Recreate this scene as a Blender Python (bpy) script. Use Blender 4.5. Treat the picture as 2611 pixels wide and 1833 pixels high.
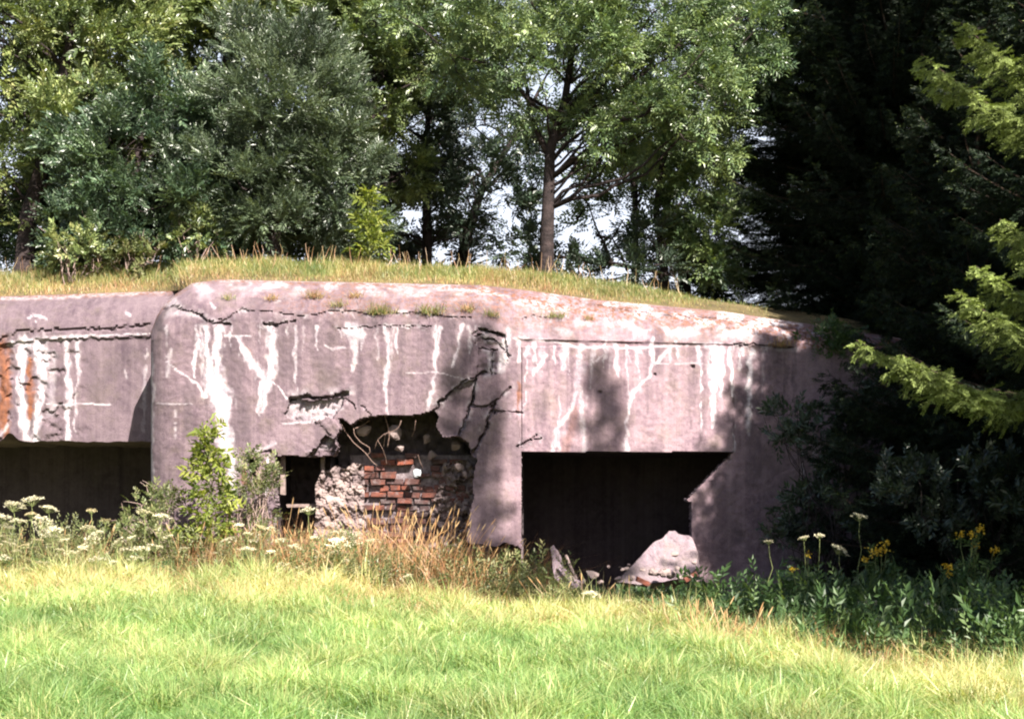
import bpy, math, random
import numpy as np
from mathutils import Vector

# ------------------------------------------------------------------ scene, camera, light
for o in list(bpy.data.objects):
    bpy.data.objects.remove(o)
SC = bpy.context.scene
COL = SC.collection
RS = np.random.RandomState(7)
random.seed(7)

W_S, H_S, F_S, HOR, CX = 2611.0, 1833.0, 3525.0, 1258.0, 1305.5   # photograph size, focal length and horizon in photograph pixels
CAMZ = 1.6
cd = bpy.data.cameras.new('camera')
cam = bpy.data.objects.new('camera', cd)
COL.objects.link(cam)
cam.location = (0, 0, CAMZ)
cam.rotation_euler = (math.radians(90), 0, 0)
cd.sensor_width = 36.0
cd.lens = F_S / W_S * 36.0
cd.shift_y = (HOR - H_S / 2) / W_S
cd.clip_start = 0.1
cd.clip_end = 3000
SC.camera = cam

LIGHT = Vector((-1.0, 2.0, -1.95)).normalized()       # the way the sunlight travels
sd = bpy.data.lights.new('sun', 'SUN')
sd.energy = 5.0
sd.angle = math.radians(0.55)
sd.color = (1.0, 0.93, 0.82)
sun = bpy.data.objects.new('sun', sd)
sun.rotation_euler = LIGHT.to_track_quat('-Z', 'Y').to_euler()
sun.location = (15, -15, 30)
COL.objects.link(sun)

world = bpy.data.worlds.new('World')
SC.world = world
world.use_nodes = True
wn = world.node_tree
bg = wn.nodes['Background']
sky = wn.nodes.new('ShaderNodeTexSky')
sky.sky_type = 'NISHITA'
sky.sun_disc = False
sky.sun_elevation = math.asin(-LIGHT.z)
sky.sun_rotation = math.atan2(-LIGHT.x, -LIGHT.y)
sky.air_density = 1.0
sky.dust_density = 2.0
tc = wn.nodes.new('ShaderNodeTexCoord'); sxyz = wn.nodes.new('ShaderNodeSeparateXYZ'); wn.links.new(tc.outputs['Generated'], sxyz.inputs[0])
def wmap(sock, a, b, c, d):
    q = wn.nodes.new('ShaderNodeMapRange'); q.interpolation_type = 'SMOOTHSTEP'
    wn.links.new(sock, q.inputs[0])
    for i_, v_ in zip((1, 2, 3, 4), (a, b, c, d)): q.inputs[i_].default_value = v_
    return q.outputs[0]
wm = wn.nodes.new('ShaderNodeMath'); wm.operation = 'MULTIPLY'
wn.links.new(wmap(sxyz.outputs[1], .45, .8, 0, 1), wm.inputs[0]); wn.links.new(wmap(sxyz.outputs[2], .12, .5, 1, .35), wm.inputs[1])
wx = wn.nodes.new('ShaderNodeMixRGB'); wn.links.new(wm.outputs[0], wx.inputs[0]); wn.links.new(sky.outputs[0], wx.inputs[1]); wx.inputs[2].default_value = (6.2, 6.6, 7.6, 1)   # thin bright cloud low in the north
wn.links.new(wx.outputs[0], bg.inputs[0])
bg.inputs[1].default_value = 0.05

SC.view_settings.view_transform = 'Standard'
SC.view_settings.look = 'None'
SC.view_settings.gamma = 1.0
SC.view_settings.exposure = 1.9
SC.cycles.filter_width = 2.1
SC.cycles.max_bounces = 6
SC.cycles.diffuse_bounces = 3
SC.cycles.transparent_max_bounces = 4

# ------------------------------------------------------------------ helpers
def A3(*p):
    return np.array(p, dtype=np.float64)

def at(sx, sy, Y):
    """world point(s) seen at photograph pixel sx, sy at depth Y"""
    return np.stack(np.broadcast_arrays((np.asarray(sx, float) - CX) / F_S * Y, Y, CAMZ + (HOR - np.asarray(sy, float)) / F_S * Y), -1).astype(float)

def unit(v):
    return v / np.maximum(np.linalg.norm(v, axis=-1, keepdims=True), 1e-9)

def sstep(x, a, b):
    t = np.clip((x - a) / (b - a), 0, 1)
    return t * t * (3 - 2 * t)

def hash2(ix, iy, seed):
    h = (ix.astype(np.int64) * 374761393 + iy.astype(np.int64) * 668265263 + seed * 982451653) & 0x7fffffff
    h = ((h ^ (h >> 13)) * 1274126177) & 0x7fffffff
    h = h ^ (h >> 16)
    return (h & 0xffff) / 65535.0

def vnoise(x, y, seed=0):
    x = np.asarray(x, float); y = np.asarray(y, float)
    ix = np.floor(x); iy = np.floor(y)
    fx = x - ix; fy = y - iy
    fx = fx * fx * (3 - 2 * fx); fy = fy * fy * (3 - 2 * fy)
    a = hash2(ix, iy, seed); b = hash2(ix + 1, iy, seed)
    c = hash2(ix, iy + 1, seed); d = hash2(ix + 1, iy + 1, seed)
    return (a * (1 - fx) + b * fx) * (1 - fy) + (c * (1 - fx) + d * fx) * fy

def fbm(x, y, seed=0, n=4):
    s = 0; a = 0.5; t = 0
    for i in range(n):
        s = s + a * vnoise(x * 2 ** i, y * 2 ** i, seed + i * 17); t += a; a *= 0.5
    return s / t

def inpoly(px, py, poly):
    inside = np.zeros(np.shape(px), bool)
    n = len(poly)
    for i in range(n):
        x0, y0 = poly[i]; x1, y1 = poly[(i + 1) % n]
        if y0 == y1:
            continue
        c = ((y0 > py) != (y1 > py)) & (px < (x1 - x0) * (py - y0) / (y1 - y0) + x0)
        inside ^= c
    return inside

def pdist(px, py, path):
    """distance to a polyline and the position along it (0..1)"""
    best = np.full(np.shape(px), 1e9); tt = np.zeros(np.shape(px))
    n = len(path) - 1
    for i in range(n):
        x0, y0 = path[i][:2]; x1, y1 = path[i + 1][:2]
        dx, dy = x1 - x0, y1 - y0
        L = dx * dx + dy * dy + 1e-9
        t = np.clip(((px - x0) * dx + (py - y0) * dy) / L, 0, 1)
        d = np.hypot(px - x0 - t * dx, py - y0 - t * dy)
        m = d < best
        best = np.where(m, d, best); tt = np.where(m, (i + t) / n, tt)
    return best, tt

class MB:
    """collects vertices and faces (numpy) into one mesh"""
    def __init__(s):
        s.V = []; s.n = 0; s.F = {}; s.T = []
    def add(s, V, faces, tint=None):
        V = np.asarray(V, float).reshape(-1, 3)
        for f in faces:
            f = np.asarray(f, np.int64)
            if len(f):
                s.F.setdefault(f.shape[1], []).append(f + s.n)
        s.V.append(V); s.n += len(V)
        s.T.append(np.broadcast_to(np.asarray(0.5 if tint is None else tint, float), (len(V),)))
        return s
    def box(s, c, size, rot=None, jit=0.0, tint=None):
        g = np.array([(x, y, z) for z in (-.5, .5) for y in (-.5, .5) for x in (-.5, .5)]) * np.asarray(size)
        if jit:
            g = g + RS.uniform(-jit, jit, g.shape)
        if rot is not None:
            g = g @ np.asarray(rot).T
        return s.add(g + np.asarray(c), [[(0, 2, 3, 1), (4, 5, 7, 6), (0, 1, 5, 4), (2, 6, 7, 3), (1, 3, 7, 5), (0, 4, 6, 2)]], tint)
    def tube(s, P, R, n=6, tint=None, cap=True):
        P = np.asarray(P, float); R = np.broadcast_to(np.asarray(R, float), (len(P),))
        T = unit(np.gradient(P, axis=0))
        up = A3(0.13, 0.31, 0.94) if abs(T[0, 2]) < 0.9 else A3(1, 0.2, 0)
        a = unit(np.cross(T, up)); b = np.cross(T, a)
        th = np.arange(n) / n * 2 * math.pi
        V = P[:, None] + R[:, None, None] * (np.cos(th)[None, :, None] * a[:, None] + np.sin(th)[None, :, None] * b[:, None])
        m = len(P)
        i = np.arange(m - 1)[:, None] * n; j = np.arange(n)[None]; k = (j + 1) % n
        f = np.stack([i + j, i + k, i + n + k, i + n + j], -1).reshape(-1, 4)
        fs = [f]
        if cap:
            fs.append([list(range(n))[::-1]]); fs.append([[(m - 1) * n + q for q in range(n)]])
        return s.add(V, fs, tint)
    def build(s, name, mat, parent=None, smooth=False, attrs=None):
        V = np.concatenate(s.V) if s.V else np.zeros((0, 3))
        me = bpy.data.meshes.new(name)
        me.vertices.add(len(V)); me.vertices.foreach_set('co', V.astype(np.float32).ravel())
        lv, ls, lt, off = [], [], [], 0
        for k, fl in s.F.items():
            f = np.concatenate(fl)
            lv.append(f.ravel()); m = len(f)
            ls.append(off + np.arange(m) * k); lt.append(np.full(m, k)); off += m * k
        if lv:
            lv = np.concatenate(lv); ls = np.concatenate(ls); lt = np.concatenate(lt)
            me.loops.add(len(lv)); me.loops.foreach_set('vertex_index', lv.astype(np.int32))
            me.polygons.add(len(ls)); me.polygons.foreach_set('loop_start', ls.astype(np.int32))
            me.polygons.foreach_set('loop_total', lt.astype(np.int32))
            me.polygons.foreach_set('use_smooth', np.full(len(ls), bool(smooth)))
        a = me.attributes.new('tint', 'FLOAT', 'POINT')
        a.data.foreach_set('value', np.concatenate(s.T).astype(np.float32))
        for nm, arr in (attrs or {}).items():
            a = me.attributes.new(nm, 'FLOAT_COLOR', 'POINT')
            a.data.foreach_set('color', arr.astype(np.float32).ravel())
        me.update(calc_edges=True)
        me.validate()
        me.materials.append(mat)
        o = bpy.data.objects.new(name, me)
        COL.objects.link(o)
        if parent is not None:
            o.parent = parent
            o.matrix_parent_inverse = parent.matrix_basis.inverted()
        return o

def tag(o, label=None, cat=None, group=None, kind=None):
    if label: o['label'] = label
    if cat: o['category'] = cat
    if group: o['group'] = group
    if kind: o['kind'] = kind
    return o

def empty(name, loc):
    o = bpy.data.objects.new(name, None)
    o.empty_display_size = 0.2
    o.location = tuple(float(v) for v in loc)
    COL.objects.link(o)
    bpy.context.view_layer.update() if False else None
    return o

def copy_tree(o, parent=None):
    c = o.copy(); COL.objects.link(c)
    if parent is not None:
        c.parent = parent
    for ch in list(o.children):
        copy_tree(ch, c)
    return c

ORD = ['first', 'second', 'third', 'fourth', 'fifth', 'sixth', 'seventh', 'eighth', 'ninth', 'tenth', 'eleventh', 'twelfth',
       'thirteenth', 'fourteenth', 'fifteenth', 'sixteenth', 'seventeenth', 'eighteenth', 'nineteenth', 'twentieth', 'twenty-first', 'twenty-second', 'twenty-third', 'twenty-fourth']

# ------------------------------------------------------------------ materials
class NT:
    def __init__(s, name):
        s.m = bpy.data.materials.new(name); s.m.use_nodes = True
        s.t = s.m.node_tree; s.b = s.t.nodes['Principled BSDF']; s.out = s.t.nodes['Material Output']
    def n(s, kind, **kw):
        d = s.t.nodes.new('ShaderNode' + kind)
        for k, v in kw.items():
            setattr(d, k, v)
        return d
    def l(s, a, b):
        s.t.links.new(a, b)
    def setv(s, sock, v):
        if hasattr(v, 'is_linked') or isinstance(v, bpy.types.NodeSocket):
            s.l(v, sock)
        else:
            sock.default_value = v
    def noise(s, scale, detail=4, rough=0.55, vec=None, mapscale=None):
        d = s.n('TexNoise'); d.inputs['Scale'].default_value = scale; d.inputs['Detail'].default_value = detail
        d.inputs['Roughness'].default_value = rough
        if vec is None:
            g = s.n('NewGeometry'); vec = g.outputs['Position']
        if mapscale:
            mp = s.n('Mapping'); mp.inputs['Scale'].default_value = mapscale; s.l(vec, mp.inputs[0]); vec = mp.outputs[0]
        s.l(vec, d.inputs['Vector'])
        return d.outputs['Fac']
    def ramp(s, fac, stops):
        r = s.n('ValToRGB'); e = r.color_ramp.elements
        e[0].position, e[0].color = stops[0][0], stops[0][1]
        e[1].position, e[1].color = stops[-1][0], stops[-1][1]
        for p, c in stops[1:-1]:
            q = e.new(p); q.color = c
        s.l(fac, r.inputs[0]); return r.outputs[0]
    def mix(s, fac, a, b, mode='MIX'):
        d = s.n('MixRGB', blend_type=mode)
        s.setv(d.inputs[0], fac); s.setv(d.inputs[1], a); s.setv(d.inputs[2], b)
        return d.outputs[0]
    def math(s, op, a, b=0.0):
        d = s.n('Math', operation=op); d.use_clamp = False
        s.setv(d.inputs[0], a); s.setv(d.inputs[1], b)
        return d.outputs[0]
    def attr(s, name):
        d = s.n('Attribute'); d.attribute_name = name; return d
    def bump(s, h, strength=0.4, dist=0.02):
        d = s.n('Bump'); d.inputs['Strength'].default_value = strength; d.inputs['Distance'].default_value = dist
        s.l(h, d.inputs['Height']); s.l(d.outputs[0], s.b.inputs['Normal']); return d

def C(r, g, b):
    return (r, g, b, 1.0)

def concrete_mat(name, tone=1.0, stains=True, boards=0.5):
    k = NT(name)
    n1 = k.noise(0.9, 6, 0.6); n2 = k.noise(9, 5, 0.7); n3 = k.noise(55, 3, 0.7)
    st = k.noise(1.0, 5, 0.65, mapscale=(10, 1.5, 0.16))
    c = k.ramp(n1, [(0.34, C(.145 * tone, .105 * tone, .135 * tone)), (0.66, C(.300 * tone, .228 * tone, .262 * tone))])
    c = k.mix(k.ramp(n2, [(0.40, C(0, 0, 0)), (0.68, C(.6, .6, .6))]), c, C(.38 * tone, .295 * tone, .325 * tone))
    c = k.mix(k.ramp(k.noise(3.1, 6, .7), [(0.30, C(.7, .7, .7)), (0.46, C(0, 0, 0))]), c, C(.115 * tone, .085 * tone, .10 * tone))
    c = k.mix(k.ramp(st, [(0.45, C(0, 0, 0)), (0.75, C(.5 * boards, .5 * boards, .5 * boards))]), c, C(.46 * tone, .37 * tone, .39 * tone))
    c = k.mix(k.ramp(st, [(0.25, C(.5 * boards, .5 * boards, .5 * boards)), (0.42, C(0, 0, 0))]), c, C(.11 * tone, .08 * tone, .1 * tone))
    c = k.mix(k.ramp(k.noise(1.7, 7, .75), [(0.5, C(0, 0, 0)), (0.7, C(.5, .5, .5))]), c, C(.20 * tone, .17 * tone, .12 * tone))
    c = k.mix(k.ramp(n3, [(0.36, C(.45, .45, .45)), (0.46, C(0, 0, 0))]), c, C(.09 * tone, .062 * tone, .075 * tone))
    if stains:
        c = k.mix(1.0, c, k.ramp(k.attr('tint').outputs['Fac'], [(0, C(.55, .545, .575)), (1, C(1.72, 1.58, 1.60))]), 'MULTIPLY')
        sep = k.n('SeparateColor'); a = k.attr('stain'); k.l(a.outputs['Color'], sep.inputs[0])
        e = k.ramp(k.noise(22, 6, 0.8), [(0.34, C(.25, .25, .25)), (0.6, C(1, 1, 1))])
        lime = k.math('MULTIPLY', sep.outputs[0], e)
        lime.node.use_clamp = True
        lc = k.ramp(k.noise(7, 4), [(0.3, C(.36, .32, .38)), (0.6, C(.60, .55, .58)), (0.75, C(.66, .56, .50))])
        c = k.mix(k.math('MULTIPLY', a.outputs['Alpha'], 0.85), c, C(.055, .042, .05))
        c = k.mix(sep.outputs[1], c, k.ramp(n2, [(0.3, C(.07, .028, .018)), (0.7, C(.22, .085, .045))]))
        c = k.mix(lime, c, lc)
        deb = k.math('MULTIPLY', sep.outputs[2], k.ramp(k.noise(13, 6, 0.8), [(0.46, C(0, 0, 0)), (0.56, C(1, 1, 1))]))
        c = k.mix(deb, c, k.ramp(k.noise(21, 3), [(0.35, C(.07, .035, .025)), (0.6, C(.2, .085, .05))]))
    k.l(c, k.b.inputs['Base Color'])
    k.b.inputs['Roughness'].default_value = 0.93
    k.b.inputs['Specular IOR Level'].default_value = 0.25
    br = k.noise(1.0, 2, .5, mapscale=(.25, .25, 7.0))
    h = k.math('ADD', k.math('ADD', k.math('MULTIPLY', n2, 0.9), k.math('MULTIPLY', n3, 0.7)), k.math('MULTIPLY', br, .22))
    k.bump(h, 0.5, 0.035)
    return k.m

def simple_mat(name, c0, c1, scale=6.0, rough=0.9, bump=0.3, dist=0.02, tint=None, fine=40):
    k = NT(name)
    c = k.ramp(k.noise(scale, 6, 0.65), [(0.32, C(*c0)), (0.68, C(*c1))])
    if tint:
        c = k.mix(k.attr('tint').outputs['Fac'], c, C(*tint))
    if name == 'red_brick':     # soot and smeared mortar
        c = k.mix(k.ramp(k.noise(2.3, 5, .7), [(.42, C(.75, .75, .75)), (.6, C(0, 0, 0))]), c, C(.035, .026, .028))
        c = k.mix(k.ramp(k.noise(7.5, 6, .75), [(.53, C(0, 0, 0)), (.66, C(.8, .8, .8))]), c, C(.17, .145, .15))
    k.l(c, k.b.inputs['Base Color']); k.b.inputs['Roughness'].default_value = rough
    k.b.inputs['Specular IOR Level'].default_value = 0.25
    if bump:
        k.bump(k.noise(fine, 4, 0.7), bump, dist)
    return k.m

def leaf_mat(name, cols, straw=None, trans=0.3, rough=0.45, spec=0.45, tcol=(1.25, 1.25, .45)):
    """foliage; colour varies leaf by leaf (tint = 0..1 picks along cols; straw = end colours beyond)"""
    k = NT(name)
    t = k.attr('tint').outputs['Fac']
    n = len(cols)
    c = k.ramp(t, [(i / (n - 1), C(*q)) for i, q in enumerate(cols)])
    big = k.noise(0.9, 3)
    c = k.mix(1.0, c, k.ramp(big, [(0.3, C(.72, .72, .72)), (0.7, C(1.2, 1.2, 1.2))]), 'MULTIPLY')
    k.l(c, k.b.inputs['Base Color'])
    k.b.inputs['Roughness'].default_value = rough
    k.b.inputs['Specular IOR Level'].default_value = spec
    tr = k.n('BsdfTranslucent'); k.l(k.mix(1.0, c, C(*tcol), 'MULTIPLY'), tr.inputs['Color'])
    mx = k.n('MixShader'); mx.inputs[0].default_value = trans
    k.l(k.b.outputs[0], mx.inputs[1]); k.l(tr.outputs[0], mx.inputs[2]); k.l(mx.outputs[0], k.out.inputs['Surface'])
    return k.m

M = {}
M['front'] = concrete_mat('weathered_concrete', 0.52, True, 0.8)
M['plain'] = concrete_mat('plain_concrete', 0.74, False, 0.5)
M['dim'] = concrete_mat('shade_dark_concrete', 0.22, False, 0.9)  # dark copy of the concrete for recesses, their shade put into the colour
M['stone'] = simple_mat('broken_concrete', (.05, .036, .042), (.22, .165, .165), 9, tint=(.27, .21, .20), bump=.6)
M['dark_stone'] = simple_mat('shade_dark_rubble', (.02, .015, .018), (.11, .085, .095), 7, tint=(.10, .08, .085), bump=.6)  # darker rubble for the hollow, its shade put into the colour
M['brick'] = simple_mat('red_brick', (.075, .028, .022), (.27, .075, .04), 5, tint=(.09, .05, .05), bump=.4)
M['mortar'] = simple_mat('mortar', (.07, .05, .055), (.24, .20, .22), 14, bump=.5)
M['rust'] = simple_mat('rusty_steel', (.13, .075, .06), (.30, .21, .18), 30, bump=.3)
M['wood'] = simple_mat('grey_wood', (.10, .07, .065), (.26, .20, .19), 12, bump=.3)
M['glaze'] = simple_mat('white_porcelain', (.26, .28, .31), (.42, .44, .47), 14, rough=.4, bump=.1)
M['bark'] = simple_mat('grey_brown_bark', (.012, .009, .010), (.048, .034, .034), 7, bump=.8, dist=.05, fine=18)
M['spruce_bark'] = simple_mat('spruce_bark', (.03, .02, .017), (.09, .06, .045), 8, bump=.8, dist=.05)
M['earth'] = simple_mat('meadow_soil', (.06, .065, .025), (.15, .16, .055), 1.5, bump=.6, dist=.05)
M['mound'] = simple_mat('mossy_earth', (.07, .055, .03), (.17, .13, .06), 2.2, bump=.7, dist=.05)
M['grass'] = leaf_mat('meadow_grass', [(.14, .25, .08), (.28, .39, .14), (.48, .49, .22), (.58, .49, .28)], trans=.4, rough=.4, spec=.5)
M['roofgrass'] = leaf_mat('roof_grass', [(.08, .13, .04), (.18, .21, .065), (.36, .29, .13), (.38, .20, .12)], trans=.3)
M['straw'] = leaf_mat('dry_grass', [(.20, .085, .04), (.40, .22, .10), (.56, .41, .22)], trans=.25, tcol=(1, .9, .7))
M['weed'] = leaf_mat('weed_leaves', [(0.024, 0.051, 0.019), (0.055, 0.102, 0.034), (0.111, 0.162, 0.060)], trans=.3)
M['stem'] = simple_mat('green_stem', (.13, .16, .06), (.22, .24, .1), 20, bump=0)
M['umbel'] = leaf_mat('cream_blossom', [(.42, .34, .18), (.72, .66, .45), (.84, .79, .64)], trans=.25, tcol=(1, 1, .9))
M['yellow'] = leaf_mat('yellow_blossom', [(.60, .36, .02), (.75, .50, .03), (.8, .6, .08)], trans=.25, tcol=(1, .9, .4))
M['sallow'] = leaf_mat('grey_green_leaves', [(.022, .036, .022), (.065, .095, .052), (.16, .20, .11)], trans=.2, rough=.42, spec=.8)
M['bluegreen'] = leaf_mat('blue_green_leaves', [(.016, .034, .020), (.048, .085, .045), (.13, .185, .095)], trans=.2, rough=.4, spec=.8)
M['olive'] = leaf_mat('olive_leaves', [(.032, .052, .018), (.095, .135, .045), (.20, .245, .085), (.25, .25, .10)], trans=.2, spec=.7, rough=.38)
M['ash'] = leaf_mat('ash_leaves', [(0.030, 0.058, 0.032), (0.098, 0.155, 0.063), (0.265, 0.333, 0.127)], trans=.2, rough=.4, spec=.8)
M['dark'] = leaf_mat('dark_leaves', [(0.011, 0.022, 0.014), (0.032, 0.054, 0.032), (0.058, 0.083, 0.054)], trans=.2, rough=.45, spec=.7)
M['sapling'] = leaf_mat('fresh_leaves', [(.06, .09, .02), (.15, .19, .035), (.30, .32, .08)], trans=.4, rough=.5, spec=.3)
M['bramble'] = leaf_mat('shrub_leaves', [(.045, .065, .022), (.12, .145, .055), (.25, .23, .12)], trans=.3)
M['twig'] = simple_mat('dry_twigs', (.18, .12, .11), (.36, .27, .25), 20, bump=0)
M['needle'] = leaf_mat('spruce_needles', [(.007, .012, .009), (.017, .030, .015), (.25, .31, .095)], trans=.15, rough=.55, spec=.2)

# ------------------------------------------------------------------ terrain
def ground_z(x, y):
    z = 0.30 * sstep(-x, -0.5, 4.0) * sstep(y, 13, 20)
    z = z - 0.55 * sstep(x, 0.0, 0.5) * (1 - sstep(x, 3.4, 4.2)) * sstep(y, 21.4, 22.2)
    z = z + 0.05 * (fbm(x * 0.35 + 40, y * 0.35, 3) - 0.5)
    return z

CREST = np.array([(-1500, 790), (-400, 768), (0, 756), (340, 745), (438, 743), (478, 735), (491, 726), (560, 714), (1228, 728), (1342, 741), (1524, 766), (1842, 795), (2080, 830), (2260, 858), (2700, 930), (3300, 1000)], float)
STOP = np.array([(-1500, 790), (-400, 735), (0, 715), (230, 692), (550, 680), (1020, 694), (1390, 712), (1590, 738), (1820, 772), (1900, 782), (2080, 806), (2260, 832), (2700, 920), (3300, 990)], float)
CRY = np.array([(-1500, 25.07), (438, 25.07), (478, 23.0), (1250, 22.85), (1842, 23.5), (2150, 24.0), (2260, 24.7), (2440, 26.6), (3300, 27)], float)

def mound_z(kx, Y):
    """height of the earth on the roof, kx = X / Y"""
    sx = kx * F_S + CX
    yc = np.interp(sx, CRY[:, 0], CRY[:, 1])
    zc = CAMZ + (HOR - np.interp(sx, CREST[:, 0], CREST[:, 1])) / F_S * yc
    yt = yc + 2.4
    zt = CAMZ + (HOR - np.interp(sx, STOP[:, 0], STOP[:, 1])) / F_S * yt
    t = np.clip((Y - yc) / (yt - yc), 0, 1)
    z = zc + (zt - zc) * (1 - (1 - t) ** 1.7)
    z = z + np.clip(Y - yt, 0, 5) * 0.03 - np.clip(Y - 34, 0, 30) * 0.22
    z = z + 0.06 * (fbm(kx * 60, Y * 1.3, 5) - 0.5) * np.clip((Y - yc) * 2, 0, 1)
    return z

def grid_mesh(xs, ys, zf):
    X, Y = np.meshgrid(xs, ys)
    V = np.stack([X, Y, zf(X, Y)], -1).reshape(-1, 3)
    n, m = len(xs), len(ys)
    i = np.arange(m - 1)[:, None] * n + np.arange(n - 1)[None]
    return V, np.stack([i, i + 1, i + n + 1, i + n], -1).reshape(-1, 4)

xs = np.concatenate([np.linspace(-900, -30, 14), np.linspace(-29, -9, 20), np.linspace(-8.5, 8.5, 120), np.linspace(9, 29, 20), np.linspace(30, 900, 14)])
ys = np.concatenate([np.linspace(-300, -6, 10), np.linspace(-5, 8, 14), np.linspace(8.2, 26, 130), np.linspace(27, 60, 15), np.linspace(70, 1500, 14)])
V, F = grid_mesh(xs, ys, ground_z)
g = MB().add(V, [F]).build('ground', M['earth'], smooth=True)
tag(g, 'sunlit meadow ground sloping gently up to the bunker foot', 'ground', kind='structure')

kxs = np.linspace(-0.95, 0.62, 260)
rows = np.concatenate([np.linspace(0, 3.2, 26), np.linspace(3.6, 11, 14), np.linspace(12, 34, 12)])
yc = np.interp(kxs * F_S + CX, CRY[:, 0], CRY[:, 1])
YY = yc[None] + rows[:, None]
KX = np.broadcast_to(kxs[None], YY.shape)
ZZ = mound_z(KX, YY)
V = np.stack([KX * YY, YY, ZZ], -1).reshape(-1, 3)
# a skirt down to the ground at the front, so that the earth bank has a body
n = len(kxs); m = len(rows)
i = np.arange(m - 1)[:, None] * n + np.arange(n - 1)[None]
F = np.stack([i, i + 1, i + n + 1, i + n], -1).reshape(-1, 4)
mb = MB().add(V, [F])
fr = V[:n]
side = [q for q in range(n) if kxs[q] > 0.262]
lo = fr[side] - A3(0, 0, 0); lo2 = lo.copy(); lo2[:, 2] = -0.5; lo2[:, 1] -= 1.0
q = len(side); j = np.arange(q - 1)
mb.add(np.concatenate([lo2, lo]), [np.stack([j, j + 1, j + 1 + q, j + q], -1)])
mo = mb.build('earth_mound', M['mound'], smooth=True)
tag(mo, 'earth bank heaped over the bunker roof and behind it', 'bank', kind='structure')

# ------------------------------------------------------------------ the bunker
bunker = empty('bunker', (0, 22.4, 0))
tag(bunker, 'cracked grey concrete bunker with lime streaks and a grass covered roof', 'bunker')

CRACKS = [  # path, half width px, depth m
    ([(413, 787), (450, 784), (500, 800), (530, 818), (545, 826), (590, 828)], 5, .10),
    ([(520, 812), (570, 820), (620, 790), (700, 793), (760, 806), (870, 792), (960, 802), (1010, 797), (1100, 803), (1200, 812)], 2.5, .05),
    ([(672, 830), (705, 828)], 7, .10), ([(708, 824), (750, 822)], 3.5, .08),
    ([(1106, 1045), (1154, 993), (1190, 968), (1215, 958), (1240, 948)], 5, .12),
    ([(1212, 961), (1208, 1000), (1200, 1035), (1188, 1075), (1172, 1108)], 4, .10),
    ([(1301, 985), (1275, 1010), (1258, 1025), (1240, 1036)], 3.5, .10),
    ([(1262, 1028), (1246, 1062), (1240, 1090), (1222, 1120), (1212, 1140), (1204, 1162)], 5, .14),
    ([(1200, 1036), (1222, 1040), (1242, 1036), (1275, 1050), (1330, 1053)], 4, .08),
    ([(1252, 1036), (1262, 1050)], 7, .14),
    ([(1318, 1140), (1345, 1128), (1378, 1118)], 4, .08), ([(1345, 1128), (1362, 1118), (1370, 1108)], 2.5, .06),
    ([(742, 1017), (775, 1012), (830, 1013), (870, 1006), (886, 1003)], 8, .14),
    ([(870, 1010), (900, 1030), (906, 1040)], 3, .06),
    ([(1222, 838), (1262, 846), (1280, 856)], 4, .10), ([(1215, 852), (1262, 872), (1283, 888), (1300, 906)], 4, .10),
    ([(1235, 850), (1210, 858)], 3, .06), ([(1222, 890), (1268, 892)], 3, .06), ([(1256, 892), (1252, 955)], 3, .07),
    ([(1862, 878), (1940, 878), (1990, 886), (2022, 884)], 3.5, .05),
    ([(920, 1035), (945, 1060)], 2, .05),
    ([(1330, 812), (1360, 806), (1400, 815)], 2, .04), ([(860, 838), (980, 832), (1100, 835)], 2, .04),
    ([(1500, 775), (1620, 796), (1800, 812), (1900, 815)], 2.5, .04),
]
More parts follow.
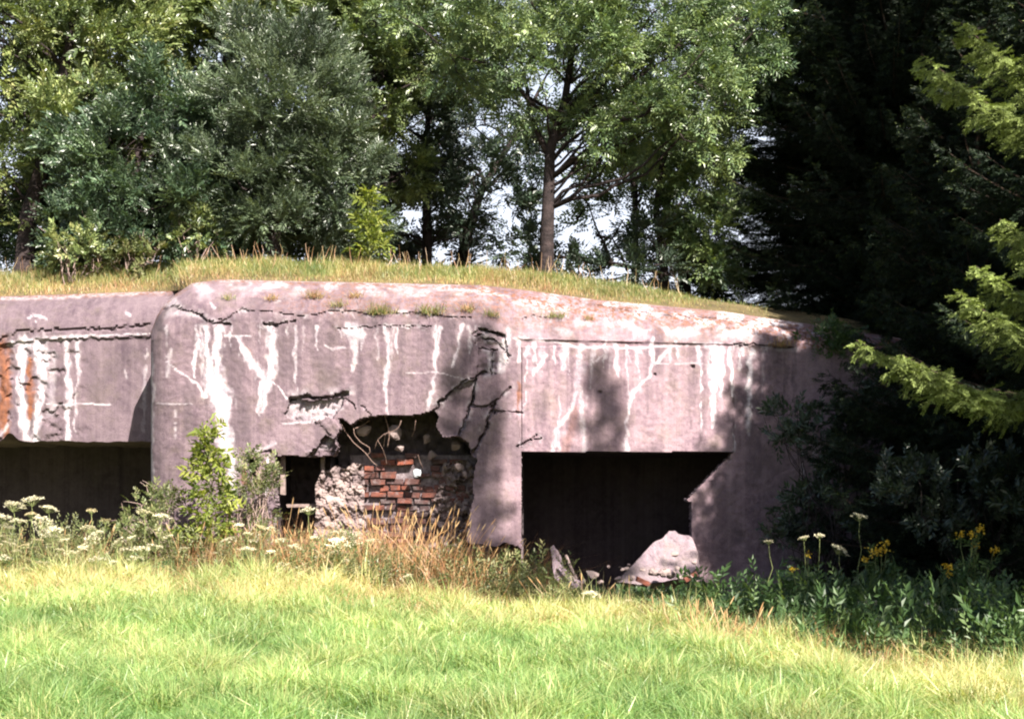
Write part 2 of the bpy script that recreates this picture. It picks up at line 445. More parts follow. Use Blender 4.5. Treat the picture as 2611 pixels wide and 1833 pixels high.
LIME = [  # path with half width px per point, strength
    ([(526, 836, 10), (530, 930, 11), (540, 1000, 22), (560, 1040, 20), (575, 1120, 24), (590, 1200, 18), (600, 1290, 10)], .85),
    ([(560, 838, 16), (552, 900, 14), (556, 980, 22), (575, 1030, 22), (570, 1090, 22)], .9),
    ([(507, 855, 4), (500, 900, 7), (498, 960, 3)], .9),
    ([(424, 915, 4), (440, 890, 6), (424, 960, 5)], .6),
    ([(425, 920, 2.5), (455, 945, 3), (500, 975, 4), (525, 1010, 6)], .9),
    ([(610, 860, 6), (625, 900, 12), (655, 940, 12), (668, 970, 12), (660, 1050, 4)], .85),
    ([(690, 835, 14), (694, 900, 16), (690, 960, 16), (676, 1010, 8), (664, 1060, 3)], .85),
    ([(700, 975, 2), (735, 1015, 2.5)], .9),
    ([(575, 857, 3), (640, 858, 2.5)], .8),
    ([(895, 842, 22), (915, 850, 22)], .7), ([(900, 850, 12), (905, 900, 13), (895, 945, 7)], .55),
    ([(830, 880, 3), (845, 890, 3), (880, 888, 4)], .7), ([(866, 840, 2), (868, 860, 2)], .6),
    ([(985, 832, 9), (990, 900, 8), (985, 980, 8), (990, 1058, 4)], .7), ([(960, 840, 3), (963, 920, 2)], .4),
    ([(1110, 832, 10), (1113, 900, 7), (1108, 960, 4), (1098, 1020, 10), (1092, 1044, 7)], .7),
    ([(1032, 953, 1.5), (1110, 948, 2), (1180, 966, 1.5)], .6),
    ([(1180, 830, 6), (1168, 880, 5), (1152, 935, 5)], .9), ([(1195, 835, 6), (1198, 900, 3)], .6),
    ([(1295, 845, 12), (1290, 890, 18), (1275, 945, 10)], .8), ([(1250, 900, 10), (1252, 950, 8)], .6),
    ([(1310, 862, 4), (1420, 872, 5), (1470, 885, 4), (1620, 888, 3), (1780, 876, 3), (1880, 880, 2)], .8),
    ([(1322, 870, 6), (1326, 920, 5)], .8), ([(1360, 872, 6), (1366, 930, 3)], .8),
    ([(1390, 905, 5), (1372, 935, 9), (1360, 955, 4)], .9),
    ([(1440, 880, 12), (1435, 940, 7)], .6), ([(1480, 885, 12), (1478, 960, 14), (1460, 1040, 8), (1420, 1100, 7), (1408, 1150, 6)], .55),
    ([(1470, 905, 5), (1482, 1000, 10), (1488, 1148, 9)], .55), ([(1430, 1010, 3), (1424, 1148, 4)], .6),
    ([(1500, 935, 2), (1540, 900, 2.5), (1560, 885, 2)], .6),
    ([(1568, 876, 7), (1572, 940, 6), (1576, 960, 2)], .9), ([(1598, 880, 2), (1612, 920, 4)], .6),
    ([(1661, 862, 5), (1666, 920, 6), (1660, 955, 4), (1630, 980, 4), (1609, 1003, 5), (1601, 1060, 4), (1598, 1100, 5), (1596, 1148, 12)], 1.0),
    ([(1672, 930, 3), (1690, 905, 9), (1706, 890, 3)], .9),
    ([(1545, 815, 6), (1555, 830, 8)], .9), ([(1545, 870, 2), (1548, 890, 4)], .9), ([(1726, 870, 3), (1728, 910, 3)], .8),
    ([(1780, 876, 5), (1786, 920, 6), (1788, 1000, 3), (1786, 1100, 2)], .8),
    ([(1815, 885, 16), (1825, 920, 22), (1816, 1000, 14), (1815, 1090, 5)], 1.0), ([(1838, 895, 12), (1840, 950, 10), (1842, 1010, 5)], 1.0),
    ([(1862, 890, 7), (1864, 950, 8), (1866, 1010, 2)], 1.0), ([(1895, 888, 5), (1896, 905, 6)], .9),
    ([(1914, 895, 8), (1912, 960, 10), (1910, 1030, 11), (1910, 1075, 10)], 1.1), ([(1910, 1075, 12), (1908, 1110, 3)], .5),
    ([(1870, 1105, 2), (1872, 1150, 4)], .9), ([(1870, 880, 1.5), (1872, 1150, 1.5)], .4),
    ([(1670, 926, 1.5), (1780, 927, 2), (1810, 928, 1.5)], .6),
    ([(1955, 885, 4), (1960, 905, 2)], .6), ([(1985, 888, 8), (2030, 890, 8)], .4),
    ([(2045, 1120, 4), (2044, 1220, 5)], .8), ([(2075, 1115, 10), (2080, 1180, 14), (2078, 1240, 10)], .45),
    ([(387, 900, 5), (390, 1000, 6), (386, 1240, 5)], .55), ([(400, 1030, 2), (450, 1030, 2.5), (490, 1030, 2)], .6),
    ([(447, 1030, 2), (448, 1080, 2.5), (447, 1120, 3)], .6),
    ([(1100, 735, 3), (1180, 738, 5), (1228, 745, 9), (1300, 757, 4)], .6), ([(560, 716, 4), (900, 718, 5), (1100, 730, 5)], .5),
    ([(700, 770, 4), (716, 766, 3)], .4), ([(535, 770, 4), (548, 785, 5)], .6), ([(900, 800, 3), (905, 810, 3)], .4),
    ([(430, 800, 6), (470, 795, 12), (520, 812, 6)], .35),
    ([(748, 1035, 8), (790, 1040, 9), (840, 1050, 14), (872, 1040, 7)], .6), ([(722, 1080, 2.5), (790, 1076, 3), (830, 1066, 3)], .7),
    ([(790, 1150, 4), (830, 1140, 6), (846, 1120, 6)], .5), ([(680, 1160, 5), (684, 1200, 7), (680, 1260, 8)], .6),
    ([(655, 1150, 4), (700, 1130, 7)], .5),
]
RUST = [([(1322, 975, 4), (1322, 1010, 6), (1320, 1050, 3)], .8), ([(545, 870, 4), (548, 890, 4)], .4), ([(695, 890, 6), (690, 950, 6)], .35),
        ([(625, 885, 5), (640, 905, 5)], .35), ([(625, 1190, 5), (626, 1232, 5)], .9), ([(1480, 890, 5), (1478, 930, 5)], .3),
        ([(1840, 930, 3), (1842, 970, 3)], .3), ([(1470, 1040, 10), (1440, 1145, 14)], .35)]
DARK = [([(398, 800, 12), (405, 830, 14), (425, 850, 6)], .8), ([(900, 855, 10), (905, 868, 10)], .7), ([(960, 805, 18), (945, 840, 6)], .7),
        ([(1230, 850, 12), (1240, 950, 20)], .45), ([(1506, 890, 6), (1530, 1000, 16), (1530, 1140, 20)], .35),  # second stroke paints a tree's cast shade above the gun opening
        ([(760, 1060, 6), (800, 1068, 8)], .6), ([(760, 1010, 6), (885, 1003, 6)], .5), ([(1350, 900, 3), (1350, 1130, 4)], .3),
        ([(1880, 900, 3), (1884, 1140, 4)], .3), ([(1395, 960, 5), (1400, 1140, 6)], .25)]
rd = random.Random(4)
for q in range(64):          # damp dark drips from the shoulder down, and thin lime drips under the ledge
    x_ = rd.uniform(400, 2080); y_ = 835 if x_ < 1290 else 882
    L_ = rd.uniform(40, 260); DARK.append(([(x_, y_, rd.uniform(2, 9)), (x_ + rd.uniform(-4, 4), y_ + L_ * .5, rd.uniform(3, 12)), (x_ + rd.uniform(-5, 5), y_ + L_, 2)], rd.uniform(.2, .55)))
for q in range(46):
    x_ = rd.uniform(1325, 1960) if q < 30 else rd.uniform(420, 1220); y_ = 884 if q < 30 else 832
    L_ = rd.uniform(20, 90) * (2.2 if rd.random() < .2 else 1); LIME.append(([(x_, y_, rd.uniform(2, 6)), (x_ + rd.uniform(-2, 2), y_ + L_ * .5, rd.uniform(2, 6)), (x_ + rd.uniform(-3, 3), y_ + L_, 1)], rd.uniform(.3, .75)))
CAVITY = [(700, 1162), (735, 1160), (790, 1163), (850, 1161), (862, 1140), (852, 1118), (868, 1092), (862, 1066), (872, 1064), (895, 1082), (916, 1066), (950, 1059), (980, 1058), (1020, 1058),
          (1064, 1056), (1106, 1045), (1120, 1060), (1112, 1085), (1130, 1115), (1170, 1110), (1196, 1128), (1203, 1160), (1219, 1172), (1212, 1190), (1205, 1240), (1209, 1268), (1198, 1300), (1196, 1345), (1188, 1378),
          (1208, 1392), (1240, 1398), (1268, 1393), (1285, 1382), (1320, 1392), (1329, 1398), (1329, 1600), (690, 1600), (692, 1300), (703, 1288), (700, 1240), (706, 1200)]
SLOT = [(630, 1162), (654, 1158), (661, 1175), (656, 1236), (634, 1234), (628, 1200)]
EMBR = [(1329, 1151), (1872, 1151), (1812, 1212), (1752, 1275), (1763, 1279), (1763, 1368), (1768, 1400), (1770, 1600), (1329, 1600)]

def paint(SX, SY):
    """white lime runs, rust, debris and dark marks of damp and painted tree shade, at their own places on the wall"""
    nx = SX + 9 * (fbm(SX / 14, SY / 22, 11) - .5) * 2
    ny = SY + 8 * (fbm(SX / 18, SY / 26, 12) - .5)
    out = np.zeros(SX.shape + (4,))
    for lst, ch in ((LIME, 0), (RUST, 1), (DARK, 3)):
        for path, s in lst:
            w = [p[2] for p in path]
            x0 = min(p[0] for p in path) - 45; x1 = max(p[0] for p in path) + 45
            y0 = min(p[1] for p in path) - 45; y1 = max(p[1] for p in path) + 45
            sel = (SX > x0) & (SX < x1) & (SY > y0) & (SY < y1)
            if not sel.any():
                continue
            d, t = pdist(nx[sel], ny[sel], path)
            ww = (.82 if ch == 0 else 1) * np.interp(t * (len(w) - 1), np.arange(len(w)), w) * (0.55 + 0.9 * vnoise(SX[sel] / 7, SY[sel] / 14, 19))
            out[sel, ch] = np.maximum(out[sel, ch], s * (1 - sstep(d / np.maximum(ww, .5), .25, 1.45)) * (.72 + .5 * vnoise(SX[sel] / 4.5, SY[sel] / 40, 23)))
    return out

def wall_grid(SX, SY, Y, SYc, hole_polys, rim, stain, lit_tone=.25):
    """a wall as one mesh: grid points, cells inside the holes left out, the broken edge given thickness"""
    m, n = SX.shape
    P = at(SX, SY, Y)
    i = np.arange(m - 1)[:, None] * n + np.arange(n - 1)[None]
    cx = (SX[:-1, :-1] + SX[1:, 1:]) / 2; cy = (SY[:-1, :-1] + SY[1:, 1:]) / 2
    hole = np.zeros(cx.shape, int)
    for k, poly in enumerate(hole_polys):
        hole[inpoly(cx, cy, poly)] = k + 1
    keep = hole == 0
    F = np.stack([i, i + n, i + n + 1, i + 1], -1)[keep]
    mb = MB().add(P, [F], np.broadcast_to(lit_tone, SX.shape).ravel())
    S = [stain.reshape(-1, 4)]
    # rims
    quads = []
    hh, vv = hole[:, :-1], hole[:, 1:]
    r, c = np.nonzero((hh == 0) != (vv == 0))
    for a, b in zip(r, c):
        k = max(hole[a, b], hole[a, b + 1]); quads.append((a * n + b + 1, (a + 1) * n + b + 1, k))
    hh, vv = hole[:-1], hole[1:]
    r, c = np.nonzero((hh == 0) != (vv == 0))
    for a, b in zip(r, c):
        k = max(hole[a, b], hole[a + 1, b]); quads.append(((a + 1) * n + b, (a + 1) * n + b + 1, k))
    PV = P.reshape(-1, 3)
    if quads:
        q = np.array(quads)
        used, inv = np.unique(q[:, :2].ravel(), return_inverse=True)
        depth = np.zeros(PV.shape[0]); depth[q[:, 0]] = [rim[k - 1] for k in q[:, 2]]; depth[q[:, 1]] = [rim[k - 1] for k in q[:, 2]]
        layers = [PV[used]]
        jn = lambda: RS.uniform(-1, 1, (len(used), 3))
        for f in (0.4, 1.0):
            L = PV[used].copy(); L[:, 1] += depth[used] * f * RS.uniform(.8, 1.2, len(used)); L += jn() * (0.02 * np.minimum(depth[used] / .3, 1))[:, None]
            layers.append(L)
        u = len(used); e = inv.reshape(-1, 2)
        ff = np.concatenate([np.stack([e[:, 0] + k * u, e[:, 1] + k * u, e[:, 1] + (k + 1) * u, e[:, 0] + (k + 1) * u], -1) for k in (0, 1)])
        mb.add(np.concatenate(layers), [ff])
        z = np.zeros((3 * u, 4)); z[:, 0] = .25 * RS.rand(3 * u); S.append(z)
    return mb, S

# --- the front wall with its rounded left corner and rounded shoulder
xs = np.concatenate([385 + 80 * (1 - np.cos(np.linspace(0, math.pi / 2, 22))), np.arange(468, 2440, 3.0)])
crest = np.interp(xs, [385, 400, 415, 447, 491, 560, 1228, 1342, 1524, 1842, 2080, 2260, 2440], [846, 806, 782, 750, 722, 713, 727, 740, 765, 794, 829, 857, 885])
wtop = np.interp(xs, [385, 470, 560, 1228, 1330, 1872, 2100, 2260, 2440], [872, 842, 818, 828, 868, 880, 892, 902, 920])
nsh = 44; nw = 235
ang = np.linspace(0, 1, nsh)
rowsS = []
SH = []
for a in ang:       # from the crest down to the top of the wall
    v = math.sin((1 - a) * math.pi / 2 * 0.97) / math.sin(math.pi / 2 * .97)
    rowsS.append(wtop + (crest - wtop) * v); SH.append(0.95 * (1 - math.cos((1 - a) * math.pi / 2 * 0.97)))
for b in np.linspace(0, 1, nw + 1)[1:]:
    rowsS.append(wtop + (1545 - wtop) * b); SH.append(0.0)
SY = np.array(rowsS); SX = np.broadcast_to(xs[None], SY.shape).copy(); SHO = np.array(SH)[:, None] + 0 * SX
kx = (SX - CX) / F_S
TANR = 0.16
X0 = at(1270, 1000, 22.0)[0]
Yb = np.where(SX > 1270, (22 - TANR * X0) / (1 - TANR * kx), 22.0)
d = np.clip((SX - 385) / 80, 0, 1)
corner = 2.2 * sstep(SX, 2150, 2440) ** 2 + 0.5 * (1 - np.sqrt(np.clip(1 - (1 - d) ** 2, 0, 1)))
Y = Yb + corner + SHO * (0.6 + 0.4 * sstep(SX, 385, 480))
# relief: unevenness, ledges, cracks, spalls, displaced pieces
Y = Y + 0.02 * (fbm(SX / 9, SY / 9, 34, 3) - .5) + 0.03 * (fbm(SX / 120, SY / 120, 31) - .5) + 0.035 * (fbm(SX / 30, SY / 30, 33) - .5) * (SY < wtop[None])
wallm = sstep(SY, wtop[None] - 4, wtop[None] + 2)
Y = Y + 0.035 * wallm * sstep(SX, 1300, 1335) * (1 - sstep(SX, 2000, 2040))          # drip ledge over the right wall
Y = Y - 0.03 * ((SX > 1330) & (SX < 1871) & (SY > 884) & (SY < 1153)) * wallm                     # lintel slab stands slightly proud
warpx = SX + 7 * (fbm(SX / 16, SY / 16, 41) - .5) * 2; warpy = SY + 7 * (fbm(SX / 16, SY / 16, 42) - .5) * 2
crk = np.zeros_like(Y)
for path, w, dep in CRACKS:
    dd, t = pdist(warpx, warpy, path)
    w2 = .6 * w * (.45 + 1.1 * vnoise(SX / 16, SY / 16, 43))
    crk = np.maximum(crk, dep * (1 - sstep(dd / w2, .45, 1.1)))
Y = Y + crk
spall = inpoly(warpx, warpy, [(742, 1018), (800, 1022), (872, 1012), (872, 1040), (846, 1066), (800, 1074), (770, 1078), (735, 1072), (726, 1058)])
Y = Y + spall * (0.10 + 0.09 * fbm(SX / 9, SY / 9, 51))
slab = inpoly(warpx, warpy, [(1106, 1047), (1154, 996), (1212, 963), (1206, 1030), (1172, 1108), (1130, 1115), (1112, 1085)])
Y = Y + slab * (0.06 + 0.0012 * (SX - 1106) * .6)
lump = inpoly(warpx, warpy, [(790, 1068), (840, 1060), (868, 1090), (866, 1140), (850, 1162), (790, 1163), (776, 1150), (832, 1130), (846, 1110), (820, 1085)])
Y = Y - lump * 0.05 * fbm(SX / 12, SY / 12, 55)
brk = inpoly(warpx, warpy, [(832, 1112), (850, 1118), (862, 1140), (850, 1162), (785, 1163), (800, 1148)])
Y = Y + brk * (0.12 + .12 * (fbm(SX / 8, SY / 8, 57)))
ridge = inpoly(warpx, warpy, [(1205, 850), (1228, 835), (1285, 850), (1300, 910), (1262, 955), (1212, 958), (1222, 900)])
Y = Y + ridge * (0.10 * (fbm(SX / 14, SY / 14, 59)))
pil = inpoly(SX, SY, [(1262, 1035), (1318, 1055), (1330, 1150), (1329, 1400), (1188, 1385), (1200, 1300), (1206, 1180), (1240, 1090)])
Y = Y - pil * 0.05
low = inpoly(warpx, warpy, [(655, 1150), (706, 1150), (700, 1290), (690, 1310), (668, 1290), (672, 1240), (664, 1200)])
Y = Y + low * (0.08 * fbm(SX / 10, SY / 10, 61))
for sx_, sy_, r_ in ((1766, 935, 6), (1858, 1172, 6), (1670, 955, 4), (1530, 1000, 5)):
    Y = Y + 0.06 * (1 - sstep(np.hypot(SX - sx_, SY - sy_) / r_, .5, 1.1))
stain = paint(SX, SY)
halo = np.zeros_like(Y)
for path, w, dep in CRACKS:
    dd, t = pdist(SX, SY, path); halo = np.maximum(halo, 1 - sstep(dd / (w * 3.2 + 5), .1, 1.0))
stain[..., 3] = np.maximum(stain[..., 3], halo * sstep(fbm(SX / 20, SY / 20, 75), .4, .65) * .8)
stain[..., 0] = np.maximum(stain[..., 0], halo * sstep(fbm(SX / 13, SY / 13, 76), .5, .7) * .45)
stain[..., 3] = np.maximum(stain[..., 3], .55 * sstep(fbm(SX / 60, SY / 130, 77), .52, .72) * (SY > wtop[None] - 60))
stain[..., 3] = np.maximum(stain[..., 3], .6 * (1 - sstep(abs(SY - 1032 - 3 * fbm(SX / 30, SX * 0, 78)), .5, 3)) * (SX < 700) * .6)
stain[..., 0] = np.maximum(stain[..., 0], spall * .35)
shm = sstep(SY, wtop[None] - 6, wtop[None] - 40)
nearc = 1 - sstep(SY - crest[None], 6, 60)
stain[..., 2] = np.clip(nearc * sstep(SX, 1000, 1500) * 1.0 + .5 * (1 - sstep(SY, wtop[None] - 45, wtop[None] + 0)) * sstep(SX, 560, 900) + 1.0 * sstep(SX, 1940, 2060) * (SY < wtop[None]) + .9 * (1 - sstep(SY - crest[None], 2, 14)), 0, 1)
stain[..., 0] = np.maximum(stain[..., 0], (.65 * (1 - sstep(SY, wtop[None] - 30, wtop[None] - 4)) * sstep(SX, 1200, 1700) + .5 * nearc) * sstep(fbm(SX / 40, SY / 25, 71), .42, .62))
mb, S = wall_grid(SX, SY, Y, SY, [CAVITY, SLOT, EMBR], [.34, .3, .30], stain, .42 + .52 * sstep(SX, 1225, 1330) * (SY > wtop[None] - 20) * (1 - .3 * sstep(SX, 1875, 1885)) + .4 * sstep(SX, 1235, 1400) * (SY < wtop[None]))  # right side lighter: its sunnier facing painted in, with partly cleaner concrete
# back edges: roof edge running back under the earth, left flank running back to the recess
m_, n_ = SX.shape
top = at(SX[0], SY[0], Y[0]); tb = top + A3(0, 1.4, 0.02)
j = np.arange(n_ - 1)
mb.add(np.concatenate([tb, top]), [np.stack([j, j + n_, j + n_ + 1, j + 1], -1)]); z = np.zeros((2 * n_, 4)); z[:, 2] = 1; S.append(z)
lf = at(SX[:, 0], SY[:, 0], Y[:, 0]); lb = lf + A3(0, 5.0, 0)
j = np.arange(m_ - 1)
mb.add(np.concatenate([lb, lf]), [np.stack([j, j + 1, j + m_ + 1, j + m_], -1)]); S.append(np.zeros((2 * m_, 4)))
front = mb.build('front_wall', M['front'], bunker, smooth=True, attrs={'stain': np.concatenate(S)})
fm = front.data
try:
    fm.set_sharp_from_angle(angle=math.radians(38))
except Exception as ex:
    print(ex)

# --- the set back overhang on the left
LIME_L = [([(60, 870, 18), (52, 960, 12), (55, 1060, 14), (70, 1115, 14)], .9), ([(100, 880, 30), (110, 960, 14), (96, 1050, 12), (92, 1120, 12)], .8),
          ([(170, 865, 8), (172, 960, 5), (176, 1000, 12), (172, 1060, 8), (172, 1120, 6)], .85), ([(200, 868, 8), (200, 960, 4), (190, 1100, 3)], .7),
          ([(30, 874, 10), (150, 862, 9), (260, 856, 4), (380, 850, 2)], .8), ([(115, 1030, 2), (200, 1031, 2.5), (280, 1031, 2)], .8),
          ([(70, 812, 3), (85, 804, 3), (100, 806, 3), (118, 812, 3)], .8), ([(90, 818, 2), (112, 816, 2)], .6), ([(322, 798, 5), (330, 802, 5)], .6),
          ([(320, 945, 4), (322, 965, 4)], .4), ([(375, 890, 4), (366, 1000, 7), (368, 1100, 6)], .35), ([(0, 1110, 4), (20, 1080, 6)], .5),
          ([(0, 762, 6), (180, 756, 6), (420, 742, 8)], .5), ([(135, 900, 10), (130, 1050, 16)], .35)]
RUST_L = [([(4, 885, 22), (10, 960, 20), (8, 1060, 16), (14, 1110, 8)], 1.0), ([(76, 915, 7), (77, 980, 10), (74, 1050, 11), (72, 1070, 4)], 1.0), ([(-80, 880, 14), (-85, 1050, 10)], .8)]
DARK_L = [([(92, 890, 20), (120, 905, 14), (150, 910, 8)], .55), ([(74, 1020, 8), (78, 1090, 8)], .6), ([(215, 868, 6), (240, 1000, 20), (330, 900, 20)], .3)]
LIME, RUST, DARK, keepL = LIME_L, RUST_L, DARK_L, (LIME, RUST, DARK)
xs = np.arange(-700, 480, 3.5)
crest = np.interp(xs, [-700, -400, 0, 340, 480], [778, 768, 756, 745, 741])
wtop = np.interp(xs, [-700, 0, 30, 385, 480], [880, 868, 862, 836, 832])
rowsS, SH = [], []
for a in np.linspace(0, 1, 30):
    v = math.sin((1 - a) * math.pi / 2 * 0.97) / math.sin(math.pi / 2 * .97)
    rowsS.append(wtop + (crest - wtop) * v); SH.append(0.85 * (1 - math.cos((1 - a) * math.pi / 2 * 0.97)))
bot = 1125 + 10 * (fbm(xs / 40, xs * 0, 81) - .5) - 22 * np.exp(-((xs - 25) / 18) ** 2)
for b in np.linspace(0, 1, 81)[1:]:
    rowsS.append(wtop + (bot - wtop) * b); SH.append(0.0)
SY = np.array(rowsS); SX = np.broadcast_to(xs[None], SY.shape).copy()
Y = 24.2 + np.array(SH)[:, None] + 0 * SX
Y = Y + .03 * (fbm(SX / 90, SY / 90, 91) - .5)
warpx = SX + 4 * (vnoise(SX / 9, SY / 9, 41) - .5) * 2; warpy = SY + 5 * (vnoise(SX / 9, SY / 9, 42) - .5) * 2
led = np.interp(SX, [-700, 0, 30, 190, 385], [880, 878, 872, 862, 858])
Y = Y + .05 * sstep(warpy, led - 2, led + 3)
crk = np.zeros_like(Y)
for path, w, dep in [([(-300, 872), (-100, 866), (0, 868), (40, 848), (120, 842), (200, 843), (300, 838), (385, 828)], 3.5, .07)]:
    dd, t = pdist(warpx, warpy, path); crk = np.maximum(crk, dep * (1 - sstep(dd / w, .45, 1.1)))
Y = Y + crk + .05 * sstep(fbm(SX / 22, SY / 22, 93), .55, .7) * (1 - sstep(SX, 150, 260)) * (SY > led)
stain = paint(SX, SY)
nearc = 1 - sstep(SY - crest[None], 2, 16)
stain[..., 2] = nearc
mb, S = wall_grid(SX, SY, Y, SY, [], [], stain)
e = at(SX[-1], SY[-1], Y[-1]); eb = e.copy(); eb[:, 1] += 3.1
n_ = len(xs); j = np.arange(n_ - 1)
mb.add(np.concatenate([e, eb]), [np.stack([j, j + n_, j + n_ + 1, j + 1], -1)]); S.append(np.zeros((2 * n_, 4)))
top = at(SX[0], SY[0], Y[0]); tb = top + A3(0, 1.4, .02)
mb.add(np.concatenate([tb, top]), [np.stack([j, j + n_, j + n_ + 1, j + 1], -1)]); z = np.zeros((2 * n_, 4)); z[:, 2] = 1; S.append(z)
o = mb.build('overhanging_wall', M['front'], bunker, smooth=True, attrs={'stain': np.concatenate(S)})
o.data.set_sharp_from_angle(angle=math.radians(38))
o['label'] = 'set back concrete overhang with rust and lime streaks'
LIME, RUST, DARK = keepL
# wall deep under the overhang
gx = np.linspace(-16, -4.9, 200); gz = np.linspace(-.6, 2.7, 60)
GX, GZ = np.meshgrid(gx, gz)
GY = 27.3 + .03 * (fbm(GX * 2, GZ * 2, 95) - .5) + 0.05 * (np.abs(((GX + 20) % 1.9) - .95) < .05)
n_ = len(gx); i = np.arange(len(gz) - 1)[:, None] * n_ + np.arange(n_ - 1)[None]
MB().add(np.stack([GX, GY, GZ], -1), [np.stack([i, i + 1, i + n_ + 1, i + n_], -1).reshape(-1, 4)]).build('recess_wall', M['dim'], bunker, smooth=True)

# --- gun embrasure: splayed right jamb, left jamb, ceiling, floor and back wall of the chamber
zc = CAMZ + 107 / F_S * 22.5
pr = at(1872, 1151, (22 - TANR * X0) / (1 - TANR * (1872 - CX) / F_S)) ; pl = at(1329, 1151, 22.02)
XR, YR = pr[0], pr[1]; XI, YI = XR - .63, YR + .42
XL = pl[0]
zt = pl[2] + .002
mb = MB()
zb = -1.2; YB = 25.6
def quad(mb, a, b, c, d, nu=1, nv=1):
    a, b, c, d = map(np.asarray, (a, b, c, d)); u = np.linspace(0, 1, nu + 1)[None, :, None]; v = np.linspace(0, 1, nv + 1)[:, None, None]
    P = (a * (1 - u) + b * u) * (1 - v) + (d * (1 - u) + c * u) * v
    k = nu + 1; i = np.arange(nv)[:, None] * k + np.arange(nu)[None]
    mb.add(P, [np.stack([i, i + 1, i + k + 1, i + k], -1).reshape(-1, 4)])
quad(mb, (XL - .3, 22.16, zt), (XL - .3, YB, zt), (XR + .5, YB, zt), (XR + .02, YR + .04, zt))      # ceiling (inside the wall at its front)
quad(mb, (XL, 22.06, zb), (XL, YB, zb), (XL, YB, zt), (XL, 22.06, zt), 20, 20)
XC = XR + .5
quad(mb, (XL, YB, zb), (XC, YB, zb), (XC, YB, zt), (XL, YB, zt), 20, 20)
quad(mb, (XC, YB, zb), (XC, 22.75, zb), (XC, 22.75, zt), (XC, YB, zt), 6, 6)
quad(mb, (XL, 22.2, -.5), (XI, 22.6, -.5), (XI, YB, -.5), (XL, YB, -.5))
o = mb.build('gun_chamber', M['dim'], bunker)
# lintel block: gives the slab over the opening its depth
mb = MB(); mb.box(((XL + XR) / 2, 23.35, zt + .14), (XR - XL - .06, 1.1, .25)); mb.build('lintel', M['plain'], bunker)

# --- broken cavity: brick core, rubble core, dark hollow
brick = MB(); mort = MB()
bx0, bx1 = at(900, 1300, 22.85)[0], at(1235, 1300, 22.85)[0]
zlo, zhi = -.3, at(1000, 1160, 22.85)[2]
quad(mort, (bx0 - .05, 22.92, zlo), (bx1, 22.92, zlo), (bx1, 22.92, zhi), (bx0 - .05, 22.92, zhi))
row = 0; z = zlo
while z < zhi - .02:
    x = bx0 + (0.0 if row % 2 else -.115)
    while x < bx1:
        w = .27 if (row % 3) else .17
        px = x + w / 2
        sx_ = px / 22.6 * F_S + CX; sy_ = HOR - (z + .03 - CAMZ) / 22.6 * F_S
        gone = RS.rand() < .16 or (sx_ > 1060 and RS.rand() < .25) or (sy_ < 1200 and sx_ > 1010 and RS.rand() < .5) or sx_ < 905 or (990 < sx_ < 1035 and 1185 < sy_ < 1215)
        if not gone:
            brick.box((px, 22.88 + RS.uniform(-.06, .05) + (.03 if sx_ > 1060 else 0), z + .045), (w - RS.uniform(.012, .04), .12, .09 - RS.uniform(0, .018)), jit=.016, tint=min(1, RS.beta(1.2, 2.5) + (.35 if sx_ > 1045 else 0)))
        x += w + .012
    z += .108; row += 1
brick.build('brick_core', M['brick'], bunker)
mort.build('mortar_bed', M['mortar'], bunker)
# rough rubble masonry, left of the bricks
def rough_sheet(name, poly_fn, gx, gz, yfun, mat, parent):
    GX, GZ = np.meshgrid(gx, gz)
    GY = yfun(GX, GZ)
    n_ = len(gx); i = np.arange(len(gz) - 1)[:, None] * n_ + np.arange(n_ - 1)[None]
    F = np.stack([i, i + 1, i + n_ + 1, i + n_], -1).reshape(-1, 4)
    P = np.stack([GX, GY, GZ], -1).reshape(-1, 3)
    c = P[F].mean(1)
    F = F[poly_fn(c[:, 0] / c[:, 1] * F_S + CX, HOR - (c[:, 2] - CAMZ) / c[:, 1] * F_S)]
    t = np.clip(vnoise(P[:, 0] * 9, P[:, 2] * 9, 5) * 1.3 - .2, 0, 1)
    return MB().add(P, [F], t).build(name, mat, parent, smooth=True)
def cell(x, z, s, seed):
    """rounded stones: distance to the nearest jittered cell point"""
    x = x * s; z = z * s; best = np.full(x.shape, 9.); val = np.zeros(x.shape)
    ix = np.floor(x); iz = np.floor(z)
    for a in (-1, 0, 1):
        for b in (-1, 0, 1):
            px = ix + a + hash2(ix + a, iz + b, seed); pz = iz + b + hash2(ix + a, iz + b, seed + 5)
            d = .55 * np.maximum(abs(x - px), abs(z - pz)) + .45 * np.hypot(x - px, (z - pz) * .8); m = d < best
            val = np.where(m, hash2(ix + a, iz + b, seed + 9), val); best = np.minimum(best, d)
    return best, val
def stones_y(y0, slope=0.0, x0=0.0, amp=.10):
    def f(x, z):
        b, v = cell(x + .02 * vnoise(x * 30, z * 30, 2), z, 9.0, 3); b2, v2 = cell(x, z, 21.0, 8)
        return y0 + slope * (x - x0) + amp * (b ** 1.5) * 1.0 + amp * 1.2 * v + amp * .45 * b2 + amp * .3 * v2 + .04 * (fbm(x * 12, z * 12, 4) - .5)
    return f
xa, xb = at(800, 1300, 22.35)[0], at(935, 1300, 22.35)[0]
pol = [(822, 1196), (836, 1200), (858, 1186), (880, 1196), (900, 1180), (926, 1184), (930, 1230), (928, 1300), (935, 1330), (920, 1420), (928, 1560), (790, 1560), (795, 1420), (806, 1300), (803, 1240)]
rough_sheet('rubble_core', lambda a, b: inpoly(a, b, pol), np.linspace(xa - .1, xb + .1, 130), np.linspace(-.5, 2.2, 300), stones_y(22.30, 0.25, xa), M['stone'], bunker)
